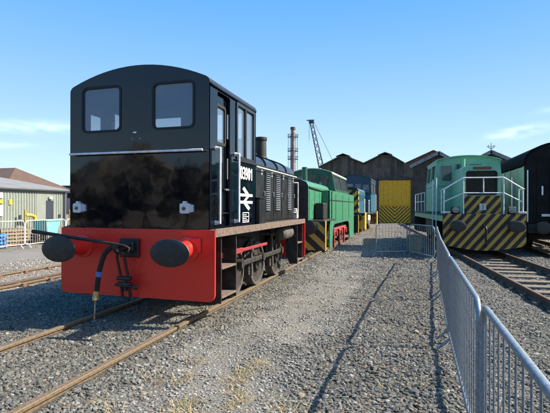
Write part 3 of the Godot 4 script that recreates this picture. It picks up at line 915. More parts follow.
func buffer_unit(parent: Node, x: float, y: float, z: float, dirz: float, housing: Material, rx: float, ry: float, reach := 0.53) -> void:
	var bs := Basis(Vector3(dirz, 0, 0), Vector3.UP, Vector3(0, 0, dirz))
	var xf := Transform3D(bs, Vector3(x, y, z))
	var st := mb()
	lathe(st, [Vector2(0.17, 0.0), Vector2(0.17, 0.025), Vector2(0.13, 0.04), Vector2(0.115, 0.12), Vector2(0.105, reach * 0.6), Vector2(0.115, reach * 0.62), Vector2(0.115, reach * 0.66), Vector2(0.0, reach * 0.66)], xf, 24)
	var b := build(st, "buffer", housing, parent)
	st = mb()
	lathe(st, [Vector2(0.085, reach * 0.62), Vector2(0.085, reach - 0.07)], xf, 20)
	build(st, "buffer_shank", M.steel, b)
	st = mb()
	lathe(st, [Vector2(0.0, reach - 0.085), Vector2(0.5, reach - 0.07), Vector2(0.97, reach - 0.045), Vector2(1.0, reach - 0.036), Vector2(0.985, reach - 0.024), Vector2(0.8, reach - 0.010), Vector2(0.5, reach - 0.002), Vector2(0.0, reach)], xf, 40, rx, ry)
	build(st, "buffer_head", M.buffer, b)

func handrail(parent: Node, pts: Array, r: float, m: Material, called := "handrail") -> MeshInstance3D:
	var st := mb()
	for i in pts.size() - 1:
		cyl(st, pts[i], pts[i + 1], r, r, 8)
	for p in pts: ball(st, p, r * 1.02, 8)
	return build(st, called, m, parent)

func window_unit(parent: Node, outline: PackedVector2Array, xf: Transform3D, frame_w: float, frame_m: Material, pane_m: Material, proud := 0.012, back := -0.02) -> void:
	var inner: PackedVector2Array = Geometry2D.offset_polygon(outline, -frame_w, Geometry2D.JOIN_ROUND)[0]
	var outerp: PackedVector2Array = Geometry2D.offset_polygon(outline, 0.012, Geometry2D.JOIN_ROUND)[0]
	var st := mb()
	plate(st, outerp, [inner], back, proud, xf)
	var f := build(st, "window_frame", frame_m, parent)
	st = mb()
	plate(st, Geometry2D.offset_polygon(outline, -frame_w + 0.006)[0], [], back * 0.5 - 0.003, back * 0.5 + 0.003, xf)
	build(st, "pane", pane_m, f)

func arc_top(half: float, eave: float, crown: float, r := 0.1, n := 20) -> PackedVector2Array:   # from right eave to left eave, corners eased
	var p := PackedVector2Array()
	for k in n + 1:
		var x: float = lerp(half, -half, float(k) / n)
		var e: float = half - abs(x)
		var y: float = crown - (crown - eave) * pow(x / half, 2.0)
		if e < r: y -= r - sqrt(max(0.0, r * r - (r - e) * (r - e)))
		p.append(Vector2(x, y))
	return p

func roof_points(half: float, eave: float, crown: float, r := 0.1) -> PackedVector2Array:
	var p := PackedVector2Array()
	for t in [0.0, 0.08, 0.3, 0.6, 1.0]:
		p.append(Vector2(half - r * t, 0.0))
	for k in range(1, 16):
		p.append(Vector2(lerp(half - r, -(half - r), k / 16.0), 0.0))
	for t in [1.0, 0.6, 0.3, 0.08, 0.0]:
		p.append(Vector2(-half + r * t, 0.0))
	for i in p.size():
		var x := p[i].x
		var e: float = half - abs(x)
		var y: float = crown - (crown - eave) * pow(x / half, 2.0)
		if e < r: y -= r - sqrt(max(0.0, r * r - (r - e) * (r - e)))
		p[i] = Vector2(x, y)
	return p

# ---------------------------------------------------------------- black shunter
func make_black_shunter() -> void:
	var L := thing("shunting_locomotive", "glossy black diesel shunter with bright red buffer beam and steel-rimmed cab windows", "locomotive", Vector3(-3.75, 0, -5.5))
	L.set_meta("label", "glossy black diesel shunter with plain red buffer beam and white cab number")
	var st: SurfaceTool
	var far := -5.62
	# buffer beams
	for e in [[0.0, 1.0], [far, -1.0]]:
		st = mb()
		var bp := PackedVector2Array([Vector2(1.27, 1.374), Vector2(-1.27, 1.374)])
		for k in 7:
			var a := PI + PI * 0.5 * k / 6.0
			bp.append(Vector2(-1.17 + 0.1 * cos(a), 0.49 + 0.1 * sin(a)))
		for k in 7:
			var a := PI * 1.5 + PI * 0.5 * k / 6.0
			bp.append(Vector2(1.17 + 0.1 * cos(a), 0.49 + 0.1 * sin(a)))
		plate(st, bp, [], e[0] - 0.032 * e[1], e[0])
		var bm := build(st, "buffer_beam", M.red, L)
		if e[1] > 0:
			st = mb()
			for row in [[1.30, 0.11, -1.2, 1.2], [0.62, 0.34, -1.05, 1.05], [0.70, 0.34, -1.05, 1.05], [0.47, 0.5, -1.1, 1.1]]:
				var x: float = row[2]
				while x <= row[3]:
					lathe(st, [Vector2(0.014, 0.0), Vector2(0.011, 0.006), Vector2(0.0, 0.009)], Transform3D(Basis.IDENTITY, Vector3(x, row[0], 0.0)), 8)
					x += row[1]
			build(st, "rivets", M.red, bm)
			st = mb(); box(st, Vector3(0.99, 1.16, 0.02), Vector3(0.16, 0.2, 0.04), 0.02); build(st, "pad_plate", M.red, bm)
		for s in [-1.0, 1.0]:
			buffer_unit(L, s * 0.865, 1.1, e[0], e[1], M.red, 0.285, 0.182)
		# drawgear
		st = mb()
		box(st, Vector3(-0.05, 1.1, e[0] + 0.025 * e[1]), Vector3(0.32, 0.27, 0.05), 0.01)
		box(st, Vector3(-0.05, 1.12, e[0] + 0.07 * e[1]), Vector3(0.2, 0.15, 0.06), 0.02)
		var dp := build(st, "drawbar_plate", M.satin_black, L)
		st = mb()
		tube(st, [Vector3(-0.05, 1.1, e[0] + 0.05 * e[1]), Vector3(-0.05, 1.1, e[0] + 0.24 * e[1]), Vector3(-0.05, 1.07, e[0] + 0.31 * e[1]), Vector3(-0.05, 1.1, e[0] + 0.36 * e[1]), Vector3(-0.05, 1.17, e[0] + 0.36 * e[1])], 0.035, 8)
		build(st, "hook", M.satin_black, dp)
		if e[1] > 0:
			st = mb()
			for s in [-1, 1]:
				tube(st, [Vector3(-0.05 + s * 0.03, 1.06, 0.25), Vector3(-0.05 + s * 0.06, 1.0, 0.24), Vector3(-0.05 + s * 0.06, 0.75, 0.16), Vector3(-0.05 + s * 0.05, 0.7, 0.15)], 0.02, 6)
				tube(st, [Vector3(-0.05 + s * 0.06, 0.62, 0.14), Vector3(-0.05 + s * 0.065, 0.42, 0.1), Vector3(-0.05 + s * 0.02, 0.37, 0.09)], 0.02, 6)
			cyl(st, Vector3(-0.16, 0.68, 0.15), Vector3(0.06, 0.68, 0.15), 0.032, 0.032, 8)
			cyl(st, Vector3(-0.05, 0.7, 0.15), Vector3(-0.05, 0.5, 0.12), 0.03, 0.03, 8)
			cyl(st, Vector3(-0.2, 0.585, 0.15), Vector3(0.14, 0.56, 0.15), 0.018, 0.018, 6)
			ball(st, Vector3(0.14, 0.56, 0.15), 0.035)
			cyl(st, Vector3(-0.16, 0.6, 0.14), Vector3(0.06, 0.6, 0.14), 0.03, 0.03, 8)
			build(st, "screw_coupling", M.satin_black, L)
			# brake hose
			st = mb()
			var hp := []
			var ctl := [Vector3(-0.02, 1.15, 0.06), Vector3(-0.10, 1.15, 0.26), Vector3(-0.22, 1.06, 0.33), Vector3(-0.31, 0.85, 0.33), Vector3(-0.37, 0.62, 0.31), Vector3(-0.39, 0.5, 0.30)]
			for i in ctl.size() - 1:
				for k in 5:
					var p0: Vector3 = ctl[max(i - 1, 0)]; var p3: Vector3 = ctl[min(i + 2, ctl.size() - 1)]
					hp.append(ctl[i].cubic_interpolate(ctl[i + 1], p0, p3, k / 5.0))
			hp.append(ctl[-1])
			tube(st, hp, 0.036, 10)
			var hose := build(st, "brake_hose", M.rubber, L)
			st = mb(); cyl(st, Vector3(-0.325, 0.79, 0.326), Vector3(-0.342, 0.72, 0.321), 0.039, 0.039, 10); build(st, "tape_band", M.blue_tape, hose)
			st = mb(); cyl(st, Vector3(-0.39, 0.51, 0.30), Vector3(-0.40, 0.44, 0.30), 0.042, 0.045, 10); box(st, Vector3(-0.40, 0.41, 0.31), Vector3(0.07, 0.08, 0.09), 0.015); cyl(st, Vector3(-0.40, 0.40, 0.31), Vector3(-0.36, 0.41, 0.36), 0.02, 0.02, 8); build(st, "hose_coupling", M.brass, hose)
			st = mb()
			for k in 9:
				var cy := 0.36 - k * 0.028
				var cc := Vector3(-0.405 - 0.002 * k, cy, 0.31)
				if k % 2: box(st, cc, Vector3(0.012, 0.032, 0.022), 0.003)
				else: box(st, cc, Vector3(0.022, 0.032, 0.012), 0.003)
			build(st, "chain", M.steel, hose)
	# running plate
	st = mb()
	box(st, Vector3(0, 1.335, (far + 0.0) * 0.5), Vector3(2.5, 0.075, -far - 0.066), 0.006)
	build(st, "running_plate", M.dusty, L)
	for s in [-1.0, 1.0]:
		st = mb()
		box(st, Vector3(s * 1.258, 1.33, far * 0.5), Vector3(0.03, 0.115, -far - 0.07), 0.004)
		for k in 11: lathe(st, [Vector2(0.014, 0), Vector2(0, 0.009)], Transform3D(Basis(Vector3(0, 0, -s), Vector3.UP, Vector3(s, 0, 0)), Vector3(s * 1.273, 1.33, -0.25 - k * 0.5)), 6)
		build(st, "valance", M.dusty, L)
	# main frames and gear below
	for s in [-1.0, 1.0]:
		st = mb()
		box(st, Vector3(s * 0.58, 0.9, far * 0.5), Vector3(0.03, 0.78, -far - 0.08))
		build(st, "main_frame", M.frame_black, L)
	st = mb()
	for z in [-0.9, -2.55, -3.9, -5.0]: box(st, Vector3(0, 0.9, z), Vector3(1.12, 0.7, 0.04))
	box(st, Vector3(0, 1.0, -2.8), Vector3(1.0, 0.5, 4.6))
	build(st, "frame_stretcher", M.frame_black, L)
	for z in [-1.95, -3.2, -4.62]: wheel_pair(L, z, 0.46, 0.735, M.wheel)
	for s in [-1.0, 1.0]:
		# coupling rod, brake gear, springs
		st = mb()
		for p in [[-1.95, -3.2], [-3.2, -4.62]]:
			box(st, Vector3(s * 0.9, 0.66, (p[0] + p[1]) * 0.5), Vector3(0.045, 0.095, abs(p[1] - p[0])), 0.01)
		for z in [-1.95, -3.2, -4.62]:
			cyl(st, Vector3(s * 0.82, 0.66, z), Vector3(s * 0.95, 0.66, z), 0.085, 0.085, 14)
		build(st, "coupling_rod", M.frame_black, L)
		for z in [-1.5, -2.62, -4.02]:
			st = mb()
			box(st, Vector3(s * 0.86, 0.72, z), Vector3(0.05, 0.75, 0.055), 0.01, Basis(Vector3.RIGHT, 0.08))
			box(st, Vector3(s * 0.75, 0.5, z - 0.09), Vector3(0.11, 0.34, 0.07), 0.02)
			cyl(st, Vector3(s * 0.6, 1.08, z), Vector3(s * 0.92, 1.08, z), 0.03, 0.03, 8)
			build(st, "brake_hanger", M.wheel, L)
		st = mb()
		box(st, Vector3(s * 0.99, 0.93, -1.0), Vector3(0.05, 0.09, 1.55), 0.01)
		box(st, Vector3(s * 0.99, 0.93, -2.4), Vector3(0.04, 0.06, 1.6), 0.01)
		build(st, "brake_pull_rod", M.rod_dirty, L)
		# cab steps
		for sp in [[-0.34, -0.92], [-4.98, -5.5]]:
			for z in sp:
				st = mb()
				plate(st, PackedVector2Array([Vector2(0.92, 1.29), Vector2(1.22, 1.29), Vector2(1.22, 0.30), Vector2(1.02, 0.30), Vector2(0.92, 0.6)]), [], z - 0.012, z + 0.012, Transform3D(Basis(Vector3(s, 0, 0), Vector3.UP, Vector3(0, 0, 1)), Vector3.ZERO))
				build(st, "step_hanger", M.frame_black, L)
			for y in [0.38, 0.80]:
				st = mb()
				box(st, Vector3(s * 1.11, y, (sp[0] + sp[1]) * 0.5), Vector3(0.24, 0.03, abs(sp[1] - sp[0]) - 0.03), 0.006)
				build(st, "step_tread", M.dusty, L)
		# sand pipe and guard iron
		st = mb(); tube(st, [Vector3(s * 0.8, 1.1, -0.7), Vector3(s * 0.8, 0.5, -1.0), Vector3(s * 0.78, 0.16, -1.35)], 0.025, 6); build(st, "sand_pipe", M.frame_black, L)
		st = mb(); box(st, Vector3(s * 0.735, 0.5, -0.75), Vector3(0.08, 0.6, 0.03), 0.01); build(st, "guard_iron", M.frame_black, L)
		# air reservoir
		st = mb()
		lathe(st, [Vector2(0, -0.42), Vector2(0.1, -0.4), Vector2(0.15, -0.34), Vector2(0.15, 0.34), Vector2(0.1, 0.4), Vector2(0, 0.42)], Transform3D(Basis.IDENTITY, Vector3(s * 1.03, 1.08, -4.45)), 20)
		build(st, "air_reservoir", M.wheel, L)
	# ---- cab
	var zr := -0.05; var zf := -2.02; var W := 1.157
	var ev := 3.47; var cr := 3.735
	var rp := roof_points(W, ev, cr, 0.06)
	var arc := PackedVector2Array()
	for p in rp: arc.append(p)
	var wall := PackedVector2Array([Vector2(W, 1.372)])
	wall.append_array(rp)
	wall.append(Vector2(-W, 1.372))
	var wl := rrect(-0.935, 2.805, -0.26, 3.475, 0.08); var wr := rrect(0.275, 2.8, 0.93, 3.46, 0.08)
	st = mb(); plate(st, wall, [wl, wr], zr - 0.03, zr); var rear := build(st, "cab_rear_wall", M.black, L)
	for w in [wl, wr]:
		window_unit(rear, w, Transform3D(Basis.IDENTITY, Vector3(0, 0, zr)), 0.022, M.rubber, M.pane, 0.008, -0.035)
	st = mb()
	box(st, Vector3(-0.02, 2.77, zr + 0.004), Vector3(0.05, 0.02, 0.008)); build(st, "maker_plate", M.letter, rear)
	st = mb()
	for x in [-0.07, 0.06]: lathe(st, [Vector2(0.012, 0), Vector2(0, 0.01)], Transform3D(Basis.IDENTITY, Vector3(x, 2.68, zr)), 8)
	build(st, "bolt_heads", M.steel, rear)
	handrail(rear, [Vector3(-1.1, 2.475, zr + 0.07), Vector3(1.08, 2.475, zr + 0.07)], 0.017, M.white)
	st = mb()
	for x in [-1.08, -0.02, 1.06]: cyl(st, Vector3(x, 2.475, zr), Vector3(x, 2.475, zr + 0.07), 0.016, 0.012, 8)
	build(st, "handrail_brackets", M.white, rear)
	for x in [-0.97, 0.82]:
		st = mb()
		plate(st, rrect(x - 0.075, 1.60, x + 0.07, 1.74, 0.025), [], zr, zr + 0.07)
		plate(st, rect(x - 0.04, 1.735, x + 0.01, 1.77), [], zr, zr + 0.05)
		plate(st, rect(x + 0.07, 1.62, x + 0.11, 1.72), [], zr, zr + 0.035)
		var lm := build(st, "marker_lamp", M.silver, rear)
		st = mb(); lathe(st, [Vector2(0.028, 0.07), Vector2(0.026, 0.082), Vector2(0, 0.086)], Transform3D(Basis.IDENTITY, Vector3(x - 0.012, 1.668, zr)), 14); build(st, "lens", M.lens, lm)
	# sides
	for s in [-1.0, 1.0]:
		var X := Transform3D(Basis(Vector3(0, 0, -1), Vector3.UP, Vector3(1, 0, 0)), Vector3(s * W - (0.03 if s > 0 else 0.0), 0, 0))   # plate x = -z
		var doorh := rrect(0.33, 1.40, 0.80, 3.36, 0.03, 2)
		var winh := rrect(1.06, 2.47, 1.92, 3.37, 0.04)
		st = mb(); plate(st, rect(-zr + 0.001, 1.372, -zf - 0.001, ev - 0.06), [doorh, winh], 0.0, 0.03, X)
		var side := build(st, "cab_side", M.black, L)
		# door leaf, set in
		var D := Transform3D(X.basis, X.origin + Vector3(-s * 0.055, 0, 0))
		var dw := rrect(0.40, 2.62, 0.74, 3.2, 0.05)
		st = mb(); plate(st, rect(0.31, 1.39, 0.82, 3.38), [dw], 0.0, 0.03, D)
		var dr := build(st, "cab_door", M.black, L)
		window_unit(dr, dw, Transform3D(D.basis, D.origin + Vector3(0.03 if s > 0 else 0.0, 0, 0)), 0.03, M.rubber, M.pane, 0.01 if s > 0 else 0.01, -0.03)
		st = mb()
		box(st, Vector3(s * (W - 0.02), 1.95, -0.72), Vector3(0.05, 0.03, 0.12), 0.008); build(st, "door_handle", M.steel, dr)
		st = mb()
		box(st, Vector3(s * (W - 0.012), 1.60, -0.565), Vector3(0.012, 0.012, 0.42)); build(st, "door_bead", M.satin_black, dr)
		# sliding side window
		var F := Transform3D(X.basis, X.origin + Vector3(0.03 if s > 0 else 0.0, 0, 0))
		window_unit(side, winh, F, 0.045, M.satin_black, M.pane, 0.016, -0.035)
		st = mb(); box(st, Vector3(s * (W + 0.0), 2.92, -1.47), Vector3(0.045, 0.86, 0.05), 0.006); build(st, "window_mullion", M.satin_black, side)
		st = mb(); box(st, Vector3(s * (W + 0.016), 2.44, -1.49), Vector3(0.045, 0.025, 0.95), 0.006); build(st, "window_sill", M.satin_black, side)
		st = mb(); box(st, Vector3(s * (W + 0.012), 3.395, -1.03), Vector3(0.035, 0.02, 1.9), 0.004); build(st, "rain_strip", M.black, side)
		for z in [-0.26, -1.0]:
			handrail(side, [Vector3(s * (W + 0.002), 1.45, z), Vector3(s * (W + 0.075), 1.47, z), Vector3(s * (W + 0.075), 2.52, z), Vector3(s * (W + 0.002), 2.54, z)], 0.018, M.white)
			st = mb()
			for y in [1.47, 2.52]: cyl(st, Vector3(s * W, y, z), Vector3(s * (W + 0.085), y, z), 0.028, 0.022, 8)
			build(st, "handrail_bracket", M.white, side)
	var front := mb()
	var fw1 := rrect(-0.93, 2.9, -0.3, 3.42, 0.05); var fw2 := rrect(0.3, 2.9, 0.93, 3.42, 0.05)
	plate(front, wall, [fw1, fw2], zf, zf + 0.03)
	var fr := build(front, "cab_front_wall", M.black, L)
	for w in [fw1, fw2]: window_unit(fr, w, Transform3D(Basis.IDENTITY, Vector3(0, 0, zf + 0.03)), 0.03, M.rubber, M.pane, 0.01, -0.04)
	# roof
	st = mb()
	var outr := PackedVector2Array(); var inr := PackedVector2Array()
	for p in rp:
		outr.append(p * Vector2(1.004, 1.0) + Vector2(0, 0.012))
		inr.append(p * Vector2(0.985, 1.0) - Vector2(0, 0.012))
	inr.reverse(); outr.append_array(inr)
	plate(st, outr, [], zr - 0.003, zf + 0.003 - 0.02)
	build(st, "cab_roof", M.satin_black, L)
	# cab inside: floor, desk, seat
	st = mb(); box(st, Vector3(0, 1.41, (zr + zf) * 0.5), Vector3(2.2, 0.04, 1.85)); build(st, "cab_floor", M.frame_black, L)
	st = mb(); box(st, Vector3(0.0, 2.0, -1.7), Vector3(1.5, 1.1, 0.5), 0.03); box(st, Vector3(0.35, 2.65, -1.72), Vector3(0.5, 0.3, 0.3), 0.03); build(st, "control_desk", M.cab_inside, L)
	st = mb(); box(st, Vector3(-0.75, 1.95, -0.4), Vector3(0.42, 0.1, 0.4), 0.03); cyl(st, Vector3(-0.75, 1.43, -0.4), Vector3(-0.75, 1.9, -0.4), 0.05); build(st, "driver_seat", M.seat, L)
	# number, double arrow mark and data panel on the cab side
	var dark: Material = M.letter
	words(L, "cab_number", "03901", 0.205, Transform3D(Basis(Vector3(0, 0, -0.78), Vector3(0, 1, 0), Vector3(1, 0, 0)), Vector3(W + 0.002, 2.25, -1.54)), dark)
	st = mb()
	var dap := PackedVector2Array()
	for p in [[0, 45], [46.8, 45], [21, 57.3], [35, 64], [75, 45], [105, 45], [105, 38], [74, 38], [48.5, 26], [105, 26], [105, 19], [58.2, 19], [84, 6.7], [70, 0], [30, 19], [0, 19], [0, 26], [31, 26], [56.5, 38], [0, 38]]:
		dap.append(Vector2(1.22 + p[0] / 105.0 * 0.62, 1.63 + p[1] / 64.0 * 0.40))
	plate(st, dap, [], 0.0, 0.004, face_x(W))
	build(st, "double_arrow_mark", dark, L)
	st = mb()
	plate(st, rect(1.36, 1.43, 1.66, 1.6), [rect(1.375, 1.443, 1.645, 1.587)], 0.0, 0.003, face_x(W))
	for k in 4: plate(st, rect(1.395, 1.462 + k * 0.03, 1.62 - (k % 2) * 0.08, 1.472 + k * 0.03), [], 0.0, 0.003, face_x(W))
	build(st, "data_panel", dark, L)
	# ---- hood
	var hw := 1.06; var h0 := zf - 0.001; var h1 := -5.27
	var hp2 := roof_points(hw, 2.62, 2.90, 0.12)
	var hood := PackedVector2Array([Vector2(hw, 1.372)]); hood.append_array(hp2); hood.append(Vector2(-hw, 1.372))
	st = mb(); plate(st, hood, [], h0, h1); var ho := build(st, "hood", M.hood_black, L)
	for s in [-1.0, 1.0]:
		var FX := Transform3D(Basis(Vector3(0, 0, -1), Vector3.UP, Vector3(s, 0, 0)), Vector3(s * hw, 0, 0))
		var doors := [[2.10, 2.80, 1], [2.84, 3.42, 1], [3.46, 4.05, 1], [4.09, 4.62, 1], [4.66, 5.2, 1]]
		var lv := {0: [2.87, 3.14], 2: [3.57, 3.89], 4: [4.57, 4.86]}
		for d in doors:
			st = mb(); plate(st, rrect(d[0], 1.43, d[1], 2.44, 0.02, 2), [], 0.0, 0.012, FX)
			var dn := build(st, "hood_door", M.satin_black, ho)
			st = mb(); box(st, Vector3(s * (hw + 0.03), 1.95, -d[1] + 0.06), Vector3(0.04, 0.1, 0.025), 0.006); build(st, "door_catch", M.steel, dn)
		for l in [[2.87, 3.14], [3.57, 3.89], [4.57, 4.86]]:
			for k in 19:
				var y := 1.62 + k * 0.041
				st = mb()
				var a := Vector3(s * (hw + 0.013), y + 0.026, -l[0]); var b := Vector3(s * (hw + 0.013), y + 0.026, -l[1])
				var ou := Vector3(s * 0.032, -0.024, 0)
				flat(st, a, b, b + ou, a + ou, Vector3(s, 1, 0))
				flat(st, a + Vector3(0, -0.028, 0), b + Vector3(0, -0.028, 0), b + ou, a + ou, Vector3(s * 0.1, -1, 0))
				for e in [a, b]: tri(st, e, e + ou, e + Vector3(0, -0.028, 0), Vector3(0, 0, 1 if e == a else -1))
				build(st, "louvre", M.louvre, ho)
		# handrail along the hood and at its end
		handrail(ho, [Vector3(s * (hw + 0.085), 2.43, -2.12), Vector3(s * (hw + 0.085), 2.43, h1 + 0.1)], 0.014, M.white_dirty)
		for z in [-2.2, -2.62, -3.3, -4.2, -5.1]:
			st = mb(); cyl(st, Vector3(s * hw, 2.36, z), Vector3(s * (hw + 0.085), 2.43, z), 0.016, 0.014, 6); box(st, Vector3(s * (hw + 0.01), 2.36, z), Vector3(0.02, 0.1, 0.05), 0.004); build(st, "handrail_bracket", M.white_dirty, ho)
		handrail(ho, [Vector3(s * (hw - 0.02), 2.3, h1 - 0.003), Vector3(s * (hw + 0.08), 2.3, h1 - 0.08), Vector3(s * (hw + 0.08), 1.55, h1 - 0.08), Vector3(s * (hw - 0.02), 1.55, h1 - 0.003)], 0.016, M.white_dirty)
		st = mb()
		box(st, Vector3(s * 1.15, 1.61, -2.2), Vector3(0.17, 0.46, 0.32), 0.012); build(st, "tool_box", M.satin_black, L)
		st = mb(); box(st, Vector3(s * 1.15, 1.855, -2.2), Vector3(0.2, 0.025, 0.35), 0.006); build(st, "tool_box_lid", M.satin_black, L)
	# hood roof seams
	for z in [-2.9, -3.75, -4.5]:
		st = mb()
		for i in hp2.size() - 1:
			bar(st, Vector3(hp2[i].x, hp2[i].y + 0.006, z), Vector3(hp2[i + 1].x, hp2[i + 1].y + 0.006, z), 0.04, 0.014, Vector3(0, 0, 1))
		build(st, "hood_seam", M.satin_black, ho)
	st = mb()
	lathe(st, [Vector2(0.17, 2.78), Vector2(0.13, 2.86), Vector2(0.125, 3.24), Vector2(0.14, 3.25), Vector2(0.14, 3.31), Vector2(0.105, 3.31), Vector2(0.10, 2.9), Vector2(0.0, 2.9)], Transform3D(Basis(Vector3(1, 0, 0), Vector3(0, 0, -1), Vector3(0, 1, 0)), Vector3(0.5, 0, -4.3)), 24)
	build(st, "exhaust_chimney", M.exhaust, L)
	st = mb(); lathe(st, [Vector2(0.143, 3.25), Vector2(0.143, 3.315), Vector2(0.1, 3.315)], Transform3D(Basis(Vector3(1, 0, 0), Vector3(0, 0, -1), Vector3(0, 1, 0)), Vector3(0.5, 0, -4.3)), 24); build(st, "chimney_rim", M.exhaust, L)
	st = mb()
	for k in 5: lathe(st, [Vector2(0.05, 0), Vector2(0.05, 0.05), Vector2(0, 0.06)], Transform3D(Basis(Vector3(1, 0, 0), Vector3(0, 0, -1), Vector3(0, 1, 0)), Vector3(0.62 - 0.05 * k, 2.81 + 0.015 * k, -2.7 - k * 0.55)), 10)
	build(st, "filler_caps", M.satin_black, ho)
	# white lamp standing on the far end of the plate
	st = mb(); box(st, Vector3(1.05, 1.5, -5.45), Vector3(0.14, 0.22, 0.14), 0.02); box(st, Vector3(1.05, 1.63, -5.45), Vector3(0.1, 0.05, 0.1), 0.02); build(st, "end_lamp", M.white_dirty, L)
	# shunter's pole across buffer and drawhook
	var p := thing("shunting_pole", "dark wooden shunting pole lying across left buffer of black shunter", "pole", Vector3(-4.4, 1.2, -5.12))
	p.set_meta("label", "dark wooden shunting pole lying across buffer and drawhook of black shunter")
	st = mb(); cyl(st, Vector3(-0.72, 0.135, 0.06), Vector3(0.66, -0.025, -0.02), 0.028, 0.020, 10); build(st, "shaft", M.frame_black, p)
	st = mb(); tube(st, [Vector3(0.64, -0.023, -0.02), Vector3(0.75, -0.035, -0.02), Vector3(0.83, -0.07, -0.02), Vector3(0.8, -0.12, -0.02)], 0.014, 6); build(st, "hook", M.frame_black, p)

# ---------------------------------------------------------------- green shunter behind it
func tapered_cab(parent: Node, z0: float, z1: float, wb: float, wt: float, y0: float, yw0: float, yw1: float, eave: float, crown: float, m: Material, roof_m: Material, frame_m: Material, pane_m: Material, panes := 2, inset := 0.03) -> void:
	# end walls with arched tops and window openings, side walls leaning in with side windows, curved roof
	var rp := roof_points(wt, eave, crown, 0.06)
	for e in [[z0, 1.0], [z1, -1.0]]:
		var wall := PackedVector2Array([Vector2(wb, y0)])
		wall.append_array(rp)
		wall.append(Vector2(-wb, y0))
		var holes := []
		var span := 2.0 * (wt - 0.08)
		for k in panes:
			var a := -wt + 0.08 + span * k / panes + inset
			var b := -wt + 0.08 + span * (k + 1) / panes - inset
			holes.append(rrect(a, yw0, b, yw1 - (0.06 if (k == 0 or k == panes - 1) else 0.0), 0.05))
		var st := mb(); plate(st, wall, holes, e[0] - 0.04 * e[1], e[0])
		var w := build(st, "cab_end", m, parent)
		for h in holes:
			window_unit(w, h, Transform3D(Basis(Vector3(1, 0, 0), Vector3.UP, Vector3(0, 0, 1)), Vector3(0, 0, e[0])), 0.03, frame_m, pane_m, 0.012, -0.045)
	for s in [-1.0, 1.0]:
		var lean := atan2(wb - wt, eave - y0)
		var up := Vector3(-s * sin(lean), cos(lean), 0)
		var out := Vector3(s * cos(lean), sin(lean), 0)
		var xf := Transform3D(Basis(Vector3(0, 0, -s), up, out), Vector3(s * wb, y0, (z0 + z1) * 0.5))
		var half := absf(z1 - z0) * 0.5 - 0.041
		var hl := []
		var hh := (eave - y0)
		for k in 2:
			hl.append(rrect(-half + 0.12 + k * half, yw0 - y0, k * half - 0.1, yw1 - y0, 0.05))
		var st := mb(); plate(st, rect(-half, 0, half, hh - 0.05), hl, -0.04, 0.0, xf)
		var w := build(st, "cab_side", m, parent)
		for h in hl: window_unit(w, h, xf, 0.035, frame_m, pane_m, 0.012, -0.045)
	var st := mb()
	var o := PackedVector2Array(); var i := PackedVector2Array()
	for p in rp:
		o.append(p * Vector2(1.03, 1.0) + Vector2(0, 0.03)); i.append(p * Vector2(1.0, 1.0) - Vector2(0, 0.005))
	i.reverse(); o.append_array(i)
	plate(st, o, [], z0 + 0.08, z1 - 0.08)
	build(st, "cab_roof", roof_m, parent)

